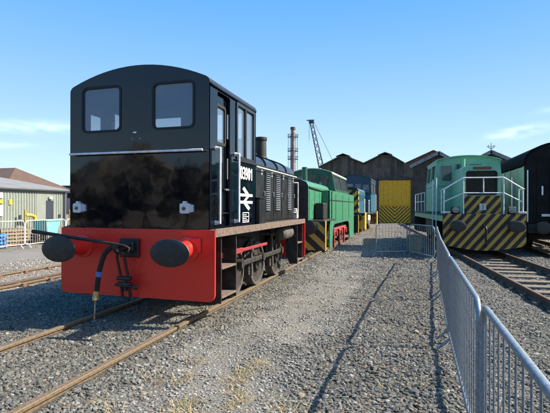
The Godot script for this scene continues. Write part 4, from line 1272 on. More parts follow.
func make_green_shunter() -> void:
	var L := thing("shunting_locomotive", "bright green diesel shunter with striped buffer beam and red brake gear", "locomotive", Vector3(-3.75, 0, -14.0))
	var st: SurfaceTool
	# striped beams
	for e in [[0.0, 1.0], [-10.4, -1.0]]:
		st = mb(); box(st, Vector3(0, 0.75, e[0] - 0.03 * e[1]), Vector3(2.6, 0.96, 0.06), 0.01); var b := build(st, "buffer_beam", M.stripe_black, L)
		st = mb()
		var xf := Transform3D(Basis(Vector3(1, 0, 0), Vector3.UP, Vector3(0, 0, 1)), Vector3(0, 0, e[0]))
		bands(st, rect(-1.28, 0.29, 1.28, 1.21), -42, 0.17, 0.19, 0.0, 0.004 * e[1], xf, 0.07)
		build(st, "warning_bands", M.stripe, b)
		for s in [-1.0, 1.0]:
			buffer_unit(L, s * 0.865, 1.05, e[0], e[1], M.stripe_black, 0.23, 0.23, 0.55)
		st = mb(); box(st, Vector3(1.29, 0.75, e[0] - 0.05 * e[1]), Vector3(0.03, 0.97, 0.12), 0.008); build(st, "beam_edge", M.yellow, L)
	# frame
	st = mb(); box(st, Vector3(0, 0.8, -5.2), Vector3(1.7, 0.75, 10.2)); build(st, "frame", M.frame_black, L)
	st = mb(); box(st, Vector3(0, 1.23, -1.2), Vector3(2.5, 0.06, 2.3), 0.01); build(st, "running_plate", M.frame_black, L)
	# hood with sloping shoulders
	var hp := PackedVector2Array([Vector2(0.75, 1.25), Vector2(0.75, 2.38), Vector2(0.68, 2.5), Vector2(0.5, 2.58), Vector2(0, 2.62), Vector2(-0.5, 2.58), Vector2(-0.68, 2.5), Vector2(-0.75, 2.38), Vector2(-0.75, 1.25)])
	st = mb(); plate(st, hp, [], 0.1, -4.0); var ho := build(st, "hood", M.green, L)
	st = mb(); plate(st, hp, [], 0.1, 0.125); build(st, "radiator_grille", M.stripe_black, ho)
	for k in 13:
		st = mb(); box(st, Vector3(0, 1.46 + k * 0.073, 0.138), Vector3(1.24, 0.018, 0.03)); build(st, "grille_slat", M.frame_black, ho)
	for s in [-1.0, 1.0]:
		for k in 3:
			var X := Transform3D(Basis(Vector3(0, 0, -1), Vector3.UP, Vector3(s, 0, 0)), Vector3(s * 0.75, 0, 0))
			st = mb(); plate(st, rrect(0.0 + k * 0.9, 1.3, 0.84 + k * 0.9, 2.24, 0.02, 2), [], 0.0, 0.014, X); var d := build(st, "hood_door", M.green, ho)
			st = mb(); box(st, Vector3(s * 0.785, 1.75, -0.74 - k * 0.9), Vector3(0.03, 0.09, 0.03), 0.006); build(st, "door_catch", M.stripe_black, d)
		st = mb(); bar(st, Vector3(s * 0.775, 2.33, 0.05), Vector3(s * 0.775, 2.27, -2.6), 0.04, 0.03); build(st, "hood_bead", M.stripe_black, ho)
		# box and grab post in the gap before the body
		st = mb(); box(st, Vector3(s * 0.95, 1.55, -1.1), Vector3(0.3, 0.55, 0.7), 0.02); build(st, "battery_box", M.stripe_black, L)
		handrail(L, [Vector3(s * 1.18, 1.26, -1.95), Vector3(s * 1.18, 2.25, -1.95)], 0.02, M.stripe_black)
		handrail(L, [Vector3(s * 1.22, 0.35, -0.25), Vector3(s * 1.22, 1.25, -0.25)], 0.02, M.yellow)
	st = mb(); cyl(st, Vector3(0.02, 2.55, -2.6), Vector3(0.02, 3.22, -2.6), 0.115, 0.105, 20); build(st, "exhaust_stack", M.green_dark, L)
	# wide body below the cab, its lower edge arched over the wheels
	for s in [-1.0, 1.0]:
		var X := Transform3D(Basis(Vector3(0, 0, -1), Vector3.UP, Vector3(s, 0, 0)), Vector3(s * 1.07, 0, 0))
		var pl := PackedVector2Array([Vector2(2.2, 2.3), Vector2(2.2, 0.16), Vector2(2.75, 0.16), Vector2(3.05, 0.9), Vector2(3.4, 1.02), Vector2(7.6, 1.02), Vector2(8.0, 0.9), Vector2(8.3, 0.16), Vector2(10.1, 0.16), Vector2(10.1, 2.3)])
		st = mb(); plate(st, pl, [], -0.05, 0.0, X); var sd := build(st, "body_side", M.green, L)
		for z in [3.6, 5.6, 7.8]:
			st = mb(); box(st, Vector3(s * 1.078, 1.65, -z), Vector3(0.02, 1.1, 0.025)); build(st, "panel_joint", M.green, sd)
		st = mb(); box(st, Vector3(s * 1.08, 1.95, -6.1), Vector3(0.02, 0.02, 7.7)); build(st, "waist_bead", M.stripe_black, sd)
		for z in [-3.9, -5.4, -6.9]:
			st = mb()
			box(st, Vector3(s * 0.98, 0.62, z), Vector3(0.12, 0.26, 0.5), 0.04)
			box(st, Vector3(s * 0.98, 0.35, z + 0.15), Vector3(0.09, 0.62, 0.1), 0.02)
			cyl(st, Vector3(s * 0.9, 0.62, z), Vector3(s * 1.1, 0.62, z), 0.14, 0.12, 12)
			build(st, "axle_gear", M.rod_red, L)
		st = mb(); box(st, Vector3(s * 0.99, 0.78, -5.4), Vector3(0.08, 0.1, 3.6), 0.02); build(st, "coupling_rod", M.rod_red, L)
	st = mb(); box(st, Vector3(0, 1.66, -2.22), Vector3(2.1, 1.27, 0.04)); box(st, Vector3(0, 1.66, -10.08), Vector3(2.1, 1.27, 0.04)); build(st, "body_end", M.green, L)
	st = mb(); box(st, Vector3(0, 2.29, -6.15), Vector3(2.1, 0.04, 7.85), 0.008); build(st, "body_top", M.green, L)
	for z in [-3.7, -7.2]: wheel_pair(L, z, 0.5, 0.735, M.frame_black)
	tapered_cab(L, -4.0, -8.4, 1.0, 0.86, 2.31, 2.38, 3.06, 3.10, 3.27, M.green_dark, M.cream, M.green_dark, M.pane_dark, 3)  # cab takes the darker green: shade on its frames put into the colour

# ---------------------------------------------------------------- blue shunter
func make_blue_shunter() -> void:
	var L := thing("shunting_locomotive", "blue diesel shunter with yellow banded nose standing before the shed", "locomotive", Vector3(-3.57, 0, -27.3), -0.03)
	var st: SurfaceTool
	for e in [[0.0, 1.0], [-8.4, -1.0]]:
		st = mb(); box(st, Vector3(0, 0.75, e[0] - 0.04 * e[1]), Vector3(2.4, 0.8, 0.08), 0.01); build(st, "buffer_beam", M.yellow, L)
		st = mb(); box(st, Vector3(1.2, 0.82, e[0] - 0.35 * e[1]), Vector3(0.05, 1.05, 0.62), 0.01); build(st, "beam_cheek", M.yellow, L)
		for s in [-1.0, 1.0]: buffer_unit(L, s * 0.865, 1.05, e[0], e[1], M.stripe_black, 0.23, 0.23, 0.55)
	st = mb(); box(st, Vector3(0, 0.85, -4.2), Vector3(1.5, 0.8, 8.2)); build(st, "frame", M.frame_black, L)
	st = mb(); box(st, Vector3(0, 1.27, -4.2), Vector3(2.44, 0.09, 8.3), 0.01); build(st, "running_plate", M.frame_black, L)
	for z in [-1.9, -4.0, -6.1]: wheel_pair(L, z, 0.5, 0.735, M.frame_black)
	for s in [-1.0, 1.0]:
		st = mb(); box(st, Vector3(s * 0.92, 0.58, -4.0), Vector3(0.06, 0.1, 4.3), 0.02); build(st, "coupling_rod", M.frame_black, L)
		st = mb(); box(st, Vector3(s * 1.0, 0.95, -3.0), Vector3(0.35, 0.4, 1.1), 0.05); build(st, "fuel_tank", M.white_dirty, L)
	# nose and hood
	st = mb(); plate(st, PackedVector2Array([Vector2(0.78, 1.315), Vector2(0.78, 2.7), Vector2(0.68, 2.84), Vector2(0.4, 2.9), Vector2(-0.4, 2.9), Vector2(-0.68, 2.84), Vector2(-0.78, 2.7), Vector2(-0.78, 1.315)]), [], -0.35, -3.9); var ho := build(st, "hood", M.blue, L)
	st = mb(); plate(st, PackedVector2Array([Vector2(0.8, 1.315), Vector2(0.8, 2.72), Vector2(0.7, 2.86), Vector2(0.4, 2.92), Vector2(-0.4, 2.92), Vector2(-0.7, 2.86), Vector2(-0.8, 2.72), Vector2(-0.8, 1.315)]), [], -0.03, -0.35); var no := build(st, "nose", M.stripe_black, L)
	st = mb()
	bands(st, rect(-0.76, 1.34, 0.76, 2.72), 45, 0.2, 0.2, -0.03, -0.026)
	for s in [-1.0, 1.0]:
		for k in 4: box(st, Vector3(s * 0.802, 1.5 + k * 0.36, -0.19), Vector3(0.006, 0.18, 0.31))
	build(st, "warning_bands", M.yellow, no)
	for s in [-1.0, 1.0]:
		for k in 3:
			st = mb(); box(st, Vector3(s * 0.785, 2.0, -0.9 - k * 1.1), Vector3(0.014, 1.15, 1.0), 0.004); var d := build(st, "hood_door", M.blue, ho)
			st = mb()
			for q in 8: box(st, Vector3(s * 0.8, 2.1 + q * 0.05, -0.9 - k * 1.1), Vector3(0.02, 0.02, 0.5))
			build(st, "louvres", M.blue_dark, d)
		for z in [-0.15, -2.6]:
			handrail(L, [Vector3(s * 1.15, 0.5, z), Vector3(s * 1.15, 2.1, z), Vector3(s * 1.15, 2.15, z - 0.35), Vector3(s * 1.15, 0.5, z - 0.35)], 0.02, M.white_dirty)
	# cab
	st = mb(); box(st, Vector3(0, 1.95, -5.6), Vector3(2.34, 1.26, 3.3), 0.02); build(st, "cab_body", M.blue, L)
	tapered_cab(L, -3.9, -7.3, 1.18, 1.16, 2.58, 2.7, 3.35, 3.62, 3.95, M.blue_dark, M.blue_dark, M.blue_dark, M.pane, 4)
	for s in [-1.0, 1.0]:
		for z in [-6.0, -6.9]: handrail(L, [Vector3(s * 1.24, 1.4, z), Vector3(s * 1.24, 2.6, z)], 0.022, M.white_dirty)
		for y in [0.45, 0.85]:
			st = mb(); box(st, Vector3(s * 1.12, y, -6.45), Vector3(0.25, 0.04, 0.7), 0.01); build(st, "step_tread", M.frame_black, L)
		for z in [-6.1, -6.8]:
			st = mb(); box(st, Vector3(s * 1.18, 0.85, z), Vector3(0.04, 0.9, 0.05)); build(st, "step_hanger", M.frame_black, L)

# ---------------------------------------------------------------- green locomotive with striped front
func make_striped_loco() -> void:
	var L := thing("hood_locomotive", "pale green locomotive with yellow and black striped front and white railings", "locomotive", Vector3(2.49, 0, -15.9), 0.078)
	var st: SurfaceTool
	# front plate, lower edge bowed
	var fp := PackedVector2Array([Vector2(-1.28, 1.47), Vector2(-1.28, 0.5)])
	for k in 13:
		var x: float = lerp(-1.2, 1.2, k / 12.0)
		fp.append(Vector2(x, 0.42 - 0.16 * cos(x / 1.2 * PI * 0.5)))
	fp.append(Vector2(1.28, 0.5)); fp.append(Vector2(1.28, 1.47))
	for e in [[0.0, 1.0], [-9.5, -1.0]]:
		st = mb(); plate(st, fp, [], e[0] - 0.08 * e[1], e[0]); var b := build(st, "front_plate", M.stripe_black, L)
		st = mb(); bands(st, fp, 50, 0.105, 0.125, e[0], e[0] + 0.004 * e[1], Transform3D.IDENTITY, 0.02); build(st, "warning_bands", M.stripe, b)
		for s in [-1.0, 1.0]: buffer_unit(L, s * 0.88, 1.08, e[0], e[1], M.stripe_black, 0.25, 0.19, 0.5)
		st = mb(); tube(st, [Vector3(0, 1.05, e[0]), Vector3(0, 1.05, e[0] + 0.25 * e[1]), Vector3(0, 0.95, e[0] + 0.3 * e[1]), Vector3(0.02, 0.5, e[0] + 0.16 * e[1]), Vector3(0.05, 0.4, e[0] + 0.1 * e[1])], 0.035, 8); build(st, "coupling", M.frame_black, L)
	st = mb(); box(st, Vector3(0, 0.9, -4.75), Vector3(1.5, 0.9, 9.2)); build(st, "frame", M.frame_black, L)
	st = mb(); box(st, Vector3(0, 1.44, -4.75), Vector3(2.55, 0.08, 9.3), 0.01); build(st, "running_plate", M.frame_black, L)
	for s in [-1.0, 1.0]:
		st = mb(); box(st, Vector3(s * 1.25, 1.32, -4.75), Vector3(0.04, 0.22, 9.3)); build(st, "valance", M.green_pale, L)
		st = mb(); box(st, Vector3(s * 1.02, 0.85, -4.0), Vector3(0.4, 0.7, 1.8), 0.04); build(st, "side_tank", M.frame_black, L)
	for z in [-1.9, -3.6, -6.0, -7.7]: wheel_pair(L, z, 0.48, 0.735, M.frame_black, 0.145)
	# nose
	st = mb()
	var nose := rrect(-0.60, 1.48, 0.60, 3.12, 0.17, 6)
	var face := PackedVector2Array([Vector2(-0.6, 1.482), Vector2(0.6, 1.482), Vector2(0.6, 2.95), Vector2(0.55, 3.06), Vector2(0.43, 3.12), Vector2(-0.43, 3.12), Vector2(-0.55, 3.06), Vector2(-0.6, 2.95)])
	plate(st, face, [rrect(-0.5, 2.1, 0.5, 2.93, 0.1)], -0.30, -0.42)
	plate(st, face, [], -0.42, -2.4)
	var no := build(st, "nose_hood", M.green_pale, L)
	st = mb(); plate(st, rect(-0.5, 2.1, 0.5, 2.93), [], -0.415, -0.40); build(st, "radiator_core", M.stripe_black, no)
	for k in 13:
		st = mb(); box(st, Vector3(0, 2.17 + k * 0.058, -0.37), Vector3(0.98, 0.014, 0.03)); build(st, "radiator_slat", M.frame_black, no)
	st = mb(); plate(st, rect(-0.59, 1.49, 0.59, 2.08), [], -0.295, -0.27); var sp := build(st, "nose_panel", M.stripe_black, no)
	st = mb(); bands(st, rect(-0.588, 1.492, 0.588, 2.078), 50, 0.105, 0.125, -0.27, -0.266, Transform3D.IDENTITY, 0.06); build(st, "warning_bands", M.stripe, sp)
	st = mb(); plate(st, rect(-0.08, 1.6, 0.13, 1.82), [], -0.266, -0.25); var np := build(st, "number_plate", M.white_dirty, sp)
	words(np, "numeral", "1", 0.16, Transform3D(Basis.IDENTITY, Vector3(0.025, 1.71, -0.248)), M.lens)
	st = mb(); plate(st, rect(-0.27, 2.97, 0.3, 3.06), [], -0.30, -0.28); build(st, "name_board", M.rust, no)
	# headlamps
	for s in [-1.0, 1.0]:
		st = mb(); box(st, Vector3(s * 0.87, 1.6, -0.16), Vector3(0.26, 0.24, 0.22), 0.03); var lb := build(st, "lamp_box", M.stripe_black, L)
		st = mb(); lathe(st, [Vector2(0.1, 0.0), Vector2(0.1, 0.03), Vector2(0.085, 0.03), Vector2(0.082, 0.02)], Transform3D(Basis.IDENTITY, Vector3(s * 0.87, 1.61, -0.05)), 20); build(st, "lamp_rim", M.steel, lb)
		st = mb(); lathe(st, [Vector2(0.084, 0.016), Vector2(0.05, 0.03), Vector2(0.0, 0.034)], Transform3D(Basis.IDENTITY, Vector3(s * 0.87, 1.61, -0.05)), 20); build(st, "lens", M.lamp_glass, lb)
		st = mb(); box(st, Vector3(s * 1.17, 1.52, -0.1), Vector3(0.25, 0.07, 0.2), 0.01); build(st, "step_pad", M.white_dirty, L)
	# white railings round the front platform
	var hr: Material = M.white
	handrail(L, [Vector3(-1.24, 1.48, -0.06), Vector3(-1.24, 2.3, -0.06), Vector3(-0.62, 2.68, -0.06), Vector3(0.62, 2.68, -0.06), Vector3(1.2, 2.3, -0.06), Vector3(1.2, 1.48, -0.06)], 0.021, hr, "railing")
	handrail(L, [Vector3(-1.24, 1.88, -0.06), Vector3(-0.62, 2.17, -0.06), Vector3(0.62, 2.17, -0.06), Vector3(1.2, 1.86, -0.06)], 0.018, hr, "railing")
	for x in [-0.62, 0.0, 0.62]: handrail(L, [Vector3(x, 2.17 if x == 0.0 else 1.48, -0.06), Vector3(x, 2.68, -0.06)], 0.019, hr, "railing_post")
	for s in [-1.0, 1.0]:
		handrail(L, [Vector3(s * 1.24, 2.3, -0.06), Vector3(s * 1.24, 2.3, -0.6), Vector3(s * 1.24, 1.48, -0.6)], 0.019, hr, "railing")
		for z in [-1.5, -2.4]: handrail(L, [Vector3(s * 1.28, 0.75, z), Vector3(s * 1.28, 2.75, z)], 0.021, hr, "grab_rail")
		handrail(L, [Vector3(s * 1.26, 1.48, -5.1), Vector3(s * 1.26, 2.35, -5.1), Vector3(s * 1.26, 2.35, -9.2), Vector3(s * 1.26, 1.48, -9.2)], 0.019, hr, "railing")
		handrail(L, [Vector3(s * 1.26, 1.95, -5.1), Vector3(s * 1.26, 1.95, -9.2)], 0.02, hr, "railing")
		for z in [-6.4, -7.8]: handrail(L, [Vector3(s * 1.26, 1.48, z), Vector3(s * 1.26, 2.35, z)], 0.02, hr, "railing_post")
	# cab
	st = mb(); box(st, Vector3(0, 2.0, -3.7), Vector3(2.44, 1.02, 2.6), 0.03); build(st, "cab_body", M.green_pale, L)
	tapered_cab(L, -2.4, -5.0, 1.22, 1.14, 2.512, 2.68, 3.38, 3.50, 3.66, M.green_pale, M.green_pale, M.green_pale, M.pane_dark, 4)
	st = mb(); plate(st, face, [], -5.0, -9.2); build(st, "rear_hood", M.green_pale, L)
	st = mb(); cyl(st, Vector3(-0.25, 3.0, -2.0), Vector3(-0.25, 3.5, -2.0), 0.07, 0.07, 14); build(st, "exhaust_stack", M.green_pale, L)

# ---------------------------------------------------------------- black van
func make_van() -> void:
	var L := thing("box_van", "black ended railway van with arched roof and pale green side", "railway van", Vector3(5.38, 0, -17.5), 0.01)
	var st: SurfaceTool
	var hw := 1.33
	var prof := PackedVector2Array()
	for k in 25:
		var a := PI * k / 24.0
		prof.append(Vector2(hw * cos(a) * (1.0 if true else 1.0), 3.17 + 0.82 * pow(sin(a), 0.85)))
	var end := PackedVector2Array([Vector2(hw, 1.05)]); end.append_array(prof); end.append(Vector2(-hw, 1.05))
	for z in [0.0, -11.0]:
		st = mb(); plate(st, end, [], z, z - 0.06); var w := build(st, "end_wall", M.van, L)
		if z == 0.0:
			for k in 7:
				st = mb(); box(st, Vector3(-1.14 + k * 0.38, 2.2, 0.004), Vector3(0.36, 2.1, 0.014), 0.004); build(st, "end_plank", M.van, w)
			for x in [-0.45, 0.45]:
				st = mb(); box(st, Vector3(x, 2.3, 0.05), Vector3(0.1, 2.4, 0.09), 0.01); build(st, "end_stanchion", M.van, w)
			handrail(w, [Vector3(-1.24, 1.2, 0.05), Vector3(-1.24, 3.0, 0.05)], 0.022, M.white)
			handrail(w, [Vector3(-0.78, 2.15, 0.06), Vector3(-0.78, 2.42, 0.06)], 0.03, M.white)
			st = mb(); box(st, Vector3(-0.62, 1.42, 0.03), Vector3(0.35, 0.09, 0.04), 0.006); build(st, "code_board", M.white_dirty, w)
	st = mb()
	var o := PackedVector2Array(); var i := PackedVector2Array()
	for p in prof:
		o.append(Vector2(p.x * 1.03, p.y + 0.035)); i.append(Vector2(p.x * 0.99, p.y - 0.01))
	i.reverse(); o.append_array(i)
	plate(st, o, [], 0.07, -11.13); build(st, "roof", M.van_roof, L)
	for s in [-1.0, 1.0]:
		for k in 11:
			st = mb(); box(st, Vector3(s * (hw - 0.02), 2.1, -0.56 - k * 0.99), Vector3(0.04, 2.1, 0.96), 0.006); build(st, "side_panel", M.van_side, L)
			st = mb(); box(st, Vector3(s * (hw + 0.01), 2.1, -0.065 - k * 0.99), Vector3(0.04, 2.12, 0.06), 0.006); build(st, "side_pillar", M.van_side, L)
	st = mb(); box(st, Vector3(0, 1.0, -5.5), Vector3(2.5, 0.1, 10.8)); box(st, Vector3(-0.85, 0.88, -5.5), Vector3(0.1, 0.25, 10.9)); box(st, Vector3(0.85, 0.88, -5.5), Vector3(0.1, 0.25, 10.9)); build(st, "underframe", M.frame_black, L)
	st = mb(); box(st, Vector3(0, 0.95, 0.01), Vector3(2.45, 0.32, 0.1), 0.01); build(st, "buffer_beam", M.frame_black, L)
	for s in [-1.0, 1.0]: buffer_unit(L, s * 0.865, 1.0, 0.06, 1.0, M.frame_black, 0.22, 0.22, 0.5)
	for z in [-2.0, -9.0]:
		wheel_pair(L, z, 0.46, 0.735, M.frame_black, 0.145)
		for s in [-1.0, 1.0]:
			st = mb(); box(st, Vector3(s * 0.98, 0.6, z), Vector3(0.2, 0.28, 0.3), 0.03); box(st, Vector3(s * 0.98, 0.85, z), Vector3(0.12, 0.08, 1.3), 0.02); build(st, "axle_box", M.frame_black, L)
	st = mb(); box(st, Vector3(0, 0.55, -5.5), Vector3(1.6, 0.5, 3.0), 0.05); build(st, "tank", M.frame_black, L)

# ---------------------------------------------------------------- crowd barriers
var bar_mesh: Mesh
func barrier(label: String, a: Vector3, b: Vector3, m: Material, group: String, high := 1.1) -> void:
	var dir := (b - a); dir.y = 0
	var len := dir.length()
	var turn := atan2(-dir.z, dir.x)
	var o := thing("crowd_barrier", label, "barrier", a, turn, group)
	var r := 0.019
	var pts := []
	var y0 := 0.16
	var cr := 0.14
	for c in [[len - cr, y0 + 0.03, -90.0, 0.03], [len - cr, high - cr, 0.0, cr], [cr, high - cr, 90.0, cr], [cr, y0 + 0.03, 180.0, 0.03]]:
		var rr: float = c[3]
		var cx: float = (len - rr) if c[0] > len * 0.5 else rr
		for k in 7:
			var t := deg_to_rad(c[2] + 90.0 * k / 6.0)
			pts.append(Vector3(cx + rr * cos(t), c[1] + rr * sin(t), 0))
	pts.append(pts[0])
	var st := mb(); tube(st, pts, r, 10); build(st, "frame", m, o)
	if bar_mesh == null:
		var sb := mb(); cyl(sb, Vector3.ZERO, Vector3(0, 1, 0), 0.0054, 0.0054, 8); bar_mesh = sb.commit()
	var n := int(round(len / 0.125)) - 1
	for k in n:
		var x := len * (k + 1) / (n + 1)
		var yt := high - (0.0 if x > cr and x < len - cr else cr - sqrt(max(0.0, cr * cr - pow(cr - min(x, len - x), 2.0))))
		inst(bar_mesh, "bar", m, o, Transform3D(Basis.from_scale(Vector3(1, yt - y0, 1)), Vector3(x, y0, 0)))
	for x in [0.16, len - 0.16]:
		st = mb()
		tube(st, [Vector3(x, 0.018, -0.15), Vector3(x, 0.02, -0.13), Vector3(x, 0.09, -0.05), Vector3(x, 0.15, 0.0), Vector3(x, 0.09, 0.05), Vector3(x, 0.02, 0.13), Vector3(x, 0.018, 0.15)], 0.016, 8)
		build(st, "foot", m, o)
	st = mb()
	for y in [0.35, 0.85]: tube(st, [Vector3(0.0, y, 0), Vector3(-0.05, y, 0.012), Vector3(-0.05, y - 0.07, 0.012)], 0.008, 6)
	build(st, "linking_hooks", m, o)

func make_barriers() -> void:
	var zj := [-0.3, -3.0, -5.78, -8.6, -11.4, -14.3]
	var xj := [0.445, 0.45, 0.52, 0.63, 0.77, 0.93]
	var where := ["galvanised barrier of the path line, fifth from its corner by the olive box", "galvanised barrier of the path line, fourth from its corner by the olive box", "galvanised barrier of the path line, third from its corner by the olive box", "galvanised barrier of the path line, second from its corner by the olive box", "galvanised barrier of the path line at its corner by the olive box"]
	for i in 5:
		barrier(where[i], Vector3(xj[i], 0, zj[i] - 0.05), Vector3(xj[i + 1] + (0.01 if i == 0 else 0.0), 0, zj[i + 1] + 0.03), M.galv, "galvanised barriers along the path")
	barrier("galvanised crowd barrier turning from the line toward the blue shunter", Vector3(0.86, 0, -14.42), Vector3(0.14, 0, -15.95), M.galv, "")
	barrier("galvanised crowd barrier at free end of line facing yellow door", Vector3(0.06, 0, -15.98), Vector3(-0.95, 0, -15.35), M.galv, "")
	# olive box behind the corner
	var bx := thing("equipment_box", "pale olive metal box behind the turned barrier", "box", Vector3(0.33, 0, -16.5), 0.2)
	var st := mb(); box(st, Vector3(0, 0.35, 0), Vector3(0.36, 0.64, 0.34), 0.02); build(st, "case", M.olive, bx)
	st = mb(); box(st, Vector3(0, 0.69, 0), Vector3(0.4, 0.05, 0.38), 0.015); build(st, "lid", M.olive, bx)
	st = mb(); box(st, Vector3(0, 0.015, 0), Vector3(0.4, 0.05, 0.38)); build(st, "skid", M.rust, bx)
	# pale barriers in front of the pallets
	var z := -11.7
	var pale := ["pale grey crowd barrier standing before the blue pallets", "pale grey crowd barrier standing before wooden pallets and turquoise tub", "pale grey crowd barrier beyond the turquoise tub, behind the black shunter"]
	for i in 3:
		barrier(pale[i], Vector3(-14.6 + 0.05 * sin(i * 2.0), 0, z - 0.03), Vector3(-14.6 + 0.05 * sin((i + 1) * 2.0), 0, z - 2.27), M.galv_pale, "pale barriers before the pallets")
		z -= 2.3

# ---------------------------------------------------------------- what the glossy paint mirrors, behind the camera
func make_tree(label: String, at: Vector3, high: float, wide: float, tint: Color, seed_: int, called := "bushy_tree") -> void:
	var r := RandomNumberGenerator.new(); r.seed = seed_
	var o := thing(called, label, "tree", at, 0.0, "trees along the yard edge behind the viewer")
	var st := mb()
	tube(st, [Vector3(0, -0.1, 0), Vector3(0.1, high * 0.25, 0), Vector3(-0.05, high * 0.55, 0.05)], 0.14, 7)
	for k in 6:
		var a := TAU * k / 6.0 + r.randf()
		tube(st, [Vector3(0.05, high * (0.2 + 0.05 * k), 0), Vector3(cos(a) * wide * 0.3, high * (0.4 + 0.04 * k), sin(a) * wide * 0.3), Vector3(cos(a) * wide * 0.45, high * (0.6 + 0.04 * k), sin(a) * wide * 0.45)], 0.05, 5)
	build(st, "trunk", M.bark, o)
	st = mb()
	var clumps := []
	for k in 26:
		var a := r.randf() * TAU
		var q := sqrt(r.randf()) * wide * 0.5
		var y: float = high * (0.16 + 0.8 * r.randf() * (1.0 - 0.45 * pow(q / (wide * 0.5), 2.0)))
		clumps.append([Vector3(cos(a) * q, y, sin(a) * q), r.randf_range(0.35, 0.8)])
	for c in clumps:
		for k in 90:
			var d := Vector3(r.randfn(), r.randfn(), r.randfn()).normalized() * pow(r.randf(), 0.4)
			var p: Vector3 = c[0] + d * c[1]
			var u := Vector3(r.randfn(), r.randfn(), r.randfn()).normalized() * 0.11
			var v := u.cross(Vector3(r.randfn(), r.randfn(), r.randfn()).normalized())
			var f := r.randf_range(0.6, 1.35)
			st.set_color(Color(tint.r * f, tint.g * f, tint.b * f * r.randf_range(0.8, 1.2)))
			var n := u.cross(v).normalized()
			tri(st, p - u, p + v, p + u, n); tri(st, p - u, p - v, p + u, n)
	build(st, "crown", M.leaf, o)

func make_behind() -> void:
	var st := mb()
	var fn := FastNoiseLite.new(); fn.seed = 77; fn.frequency = 0.12; fn.fractal_octaves = 4
	var nx := 70; var nz := 22
	var hgt := func(x: float, z: float) -> float:
		var u: float = clamp(1.0 - abs(z - 27.0) / 6.0, 0.0, 1.0)
		var v: float = clamp(1.0 - pow(abs(x + 20.0) / 25.0, 4.0), 0.0, 1.0)
		return (u * u * (3.0 - 2.0 * u)) * v * (6.0 + 3.4 * fn.get_noise_2d(x, z)) - 0.1 + 0.25 * fn.get_noise_2d(x * 8.0, z * 8.0)
	for j in nz:
		for i in nx:
			var x: float = -46.0 + 52.0 * i / (nx - 1); var z: float = 20.5 + 13.0 * j / (nz - 1)
			st.set_normal(Vector3.UP); st.add_vertex(Vector3(x, hgt.call(x, z), z))
	for j in nz - 1:
		for i in nx - 1:
			var a := j * nx + i
			for k in [a, a + 1, a + nx + 1, a, a + nx + 1, a + nx]: st.add_index(k)
	st.generate_normals()
	tag(build(st, "spoil_bank", M.earth, self), "bank of pale spoil and earth at the yard edge", "bank", "", "structure")
	var labels := ["dark green bushy tree before the spoil bank", "olive green bushy tree before the spoil bank"]
	var xs := [-33.0, -29.0, -25.6, -23.4, -19.6, -15.0, -11.0, -6.0, 1.0]
	for i in xs.size():
		var k := i % 2
		make_tree(labels[k], Vector3(xs[i], 0, 18.5 + 1.6 * sin(i * 2.3)), 4.9 + 1.5 * sin(i * 1.7 + 0.6), 3.8, Color(0.028, 0.042, 0.016) if k == 0 else Color(0.05, 0.054, 0.024), 300 + i)

# ---------------------------------------------------------------- loose stones and weeds
func stone_mesh(seed_: int) -> ArrayMesh:
	var r := RandomNumberGenerator.new(); r.seed = seed_
	var g := (1.0 + sqrt(5.0)) / 2.0
	var v := []
	for p in [Vector3(-1, g, 0), Vector3(1, g, 0), Vector3(-1, -g, 0), Vector3(1, -g, 0), Vector3(0, -1, g), Vector3(0, 1, g), Vector3(0, -1, -g), Vector3(0, 1, -g), Vector3(g, 0, -1), Vector3(g, 0, 1), Vector3(-g, 0, -1), Vector3(-g, 0, 1)]:
		v.append(p.normalized() * r.randf_range(0.72, 1.2))
	var f := [0, 11, 5, 0, 5, 1, 0, 1, 7, 0, 7, 10, 0, 10, 11, 1, 5, 9, 5, 11, 4, 11, 10, 2, 10, 7, 6, 7, 1, 8, 3, 9, 4, 3, 4, 2, 3, 2, 6, 3, 6, 8, 3, 8, 9, 4, 9, 5, 2, 4, 11, 6, 2, 10, 8, 6, 7, 9, 8, 1]
	var st := mb()
	for i in range(0, f.size(), 3):
		var a: Vector3 = v[f[i]]; var b: Vector3 = v[f[i + 1]]; var c: Vector3 = v[f[i + 2]]
		st.set_color(Color.WHITE)
		var n := (b - a).cross(c - a).normalized()
		if n.dot(a) < 0: n = -n
		tri(st, a, b, c, n)
	return st.commit()

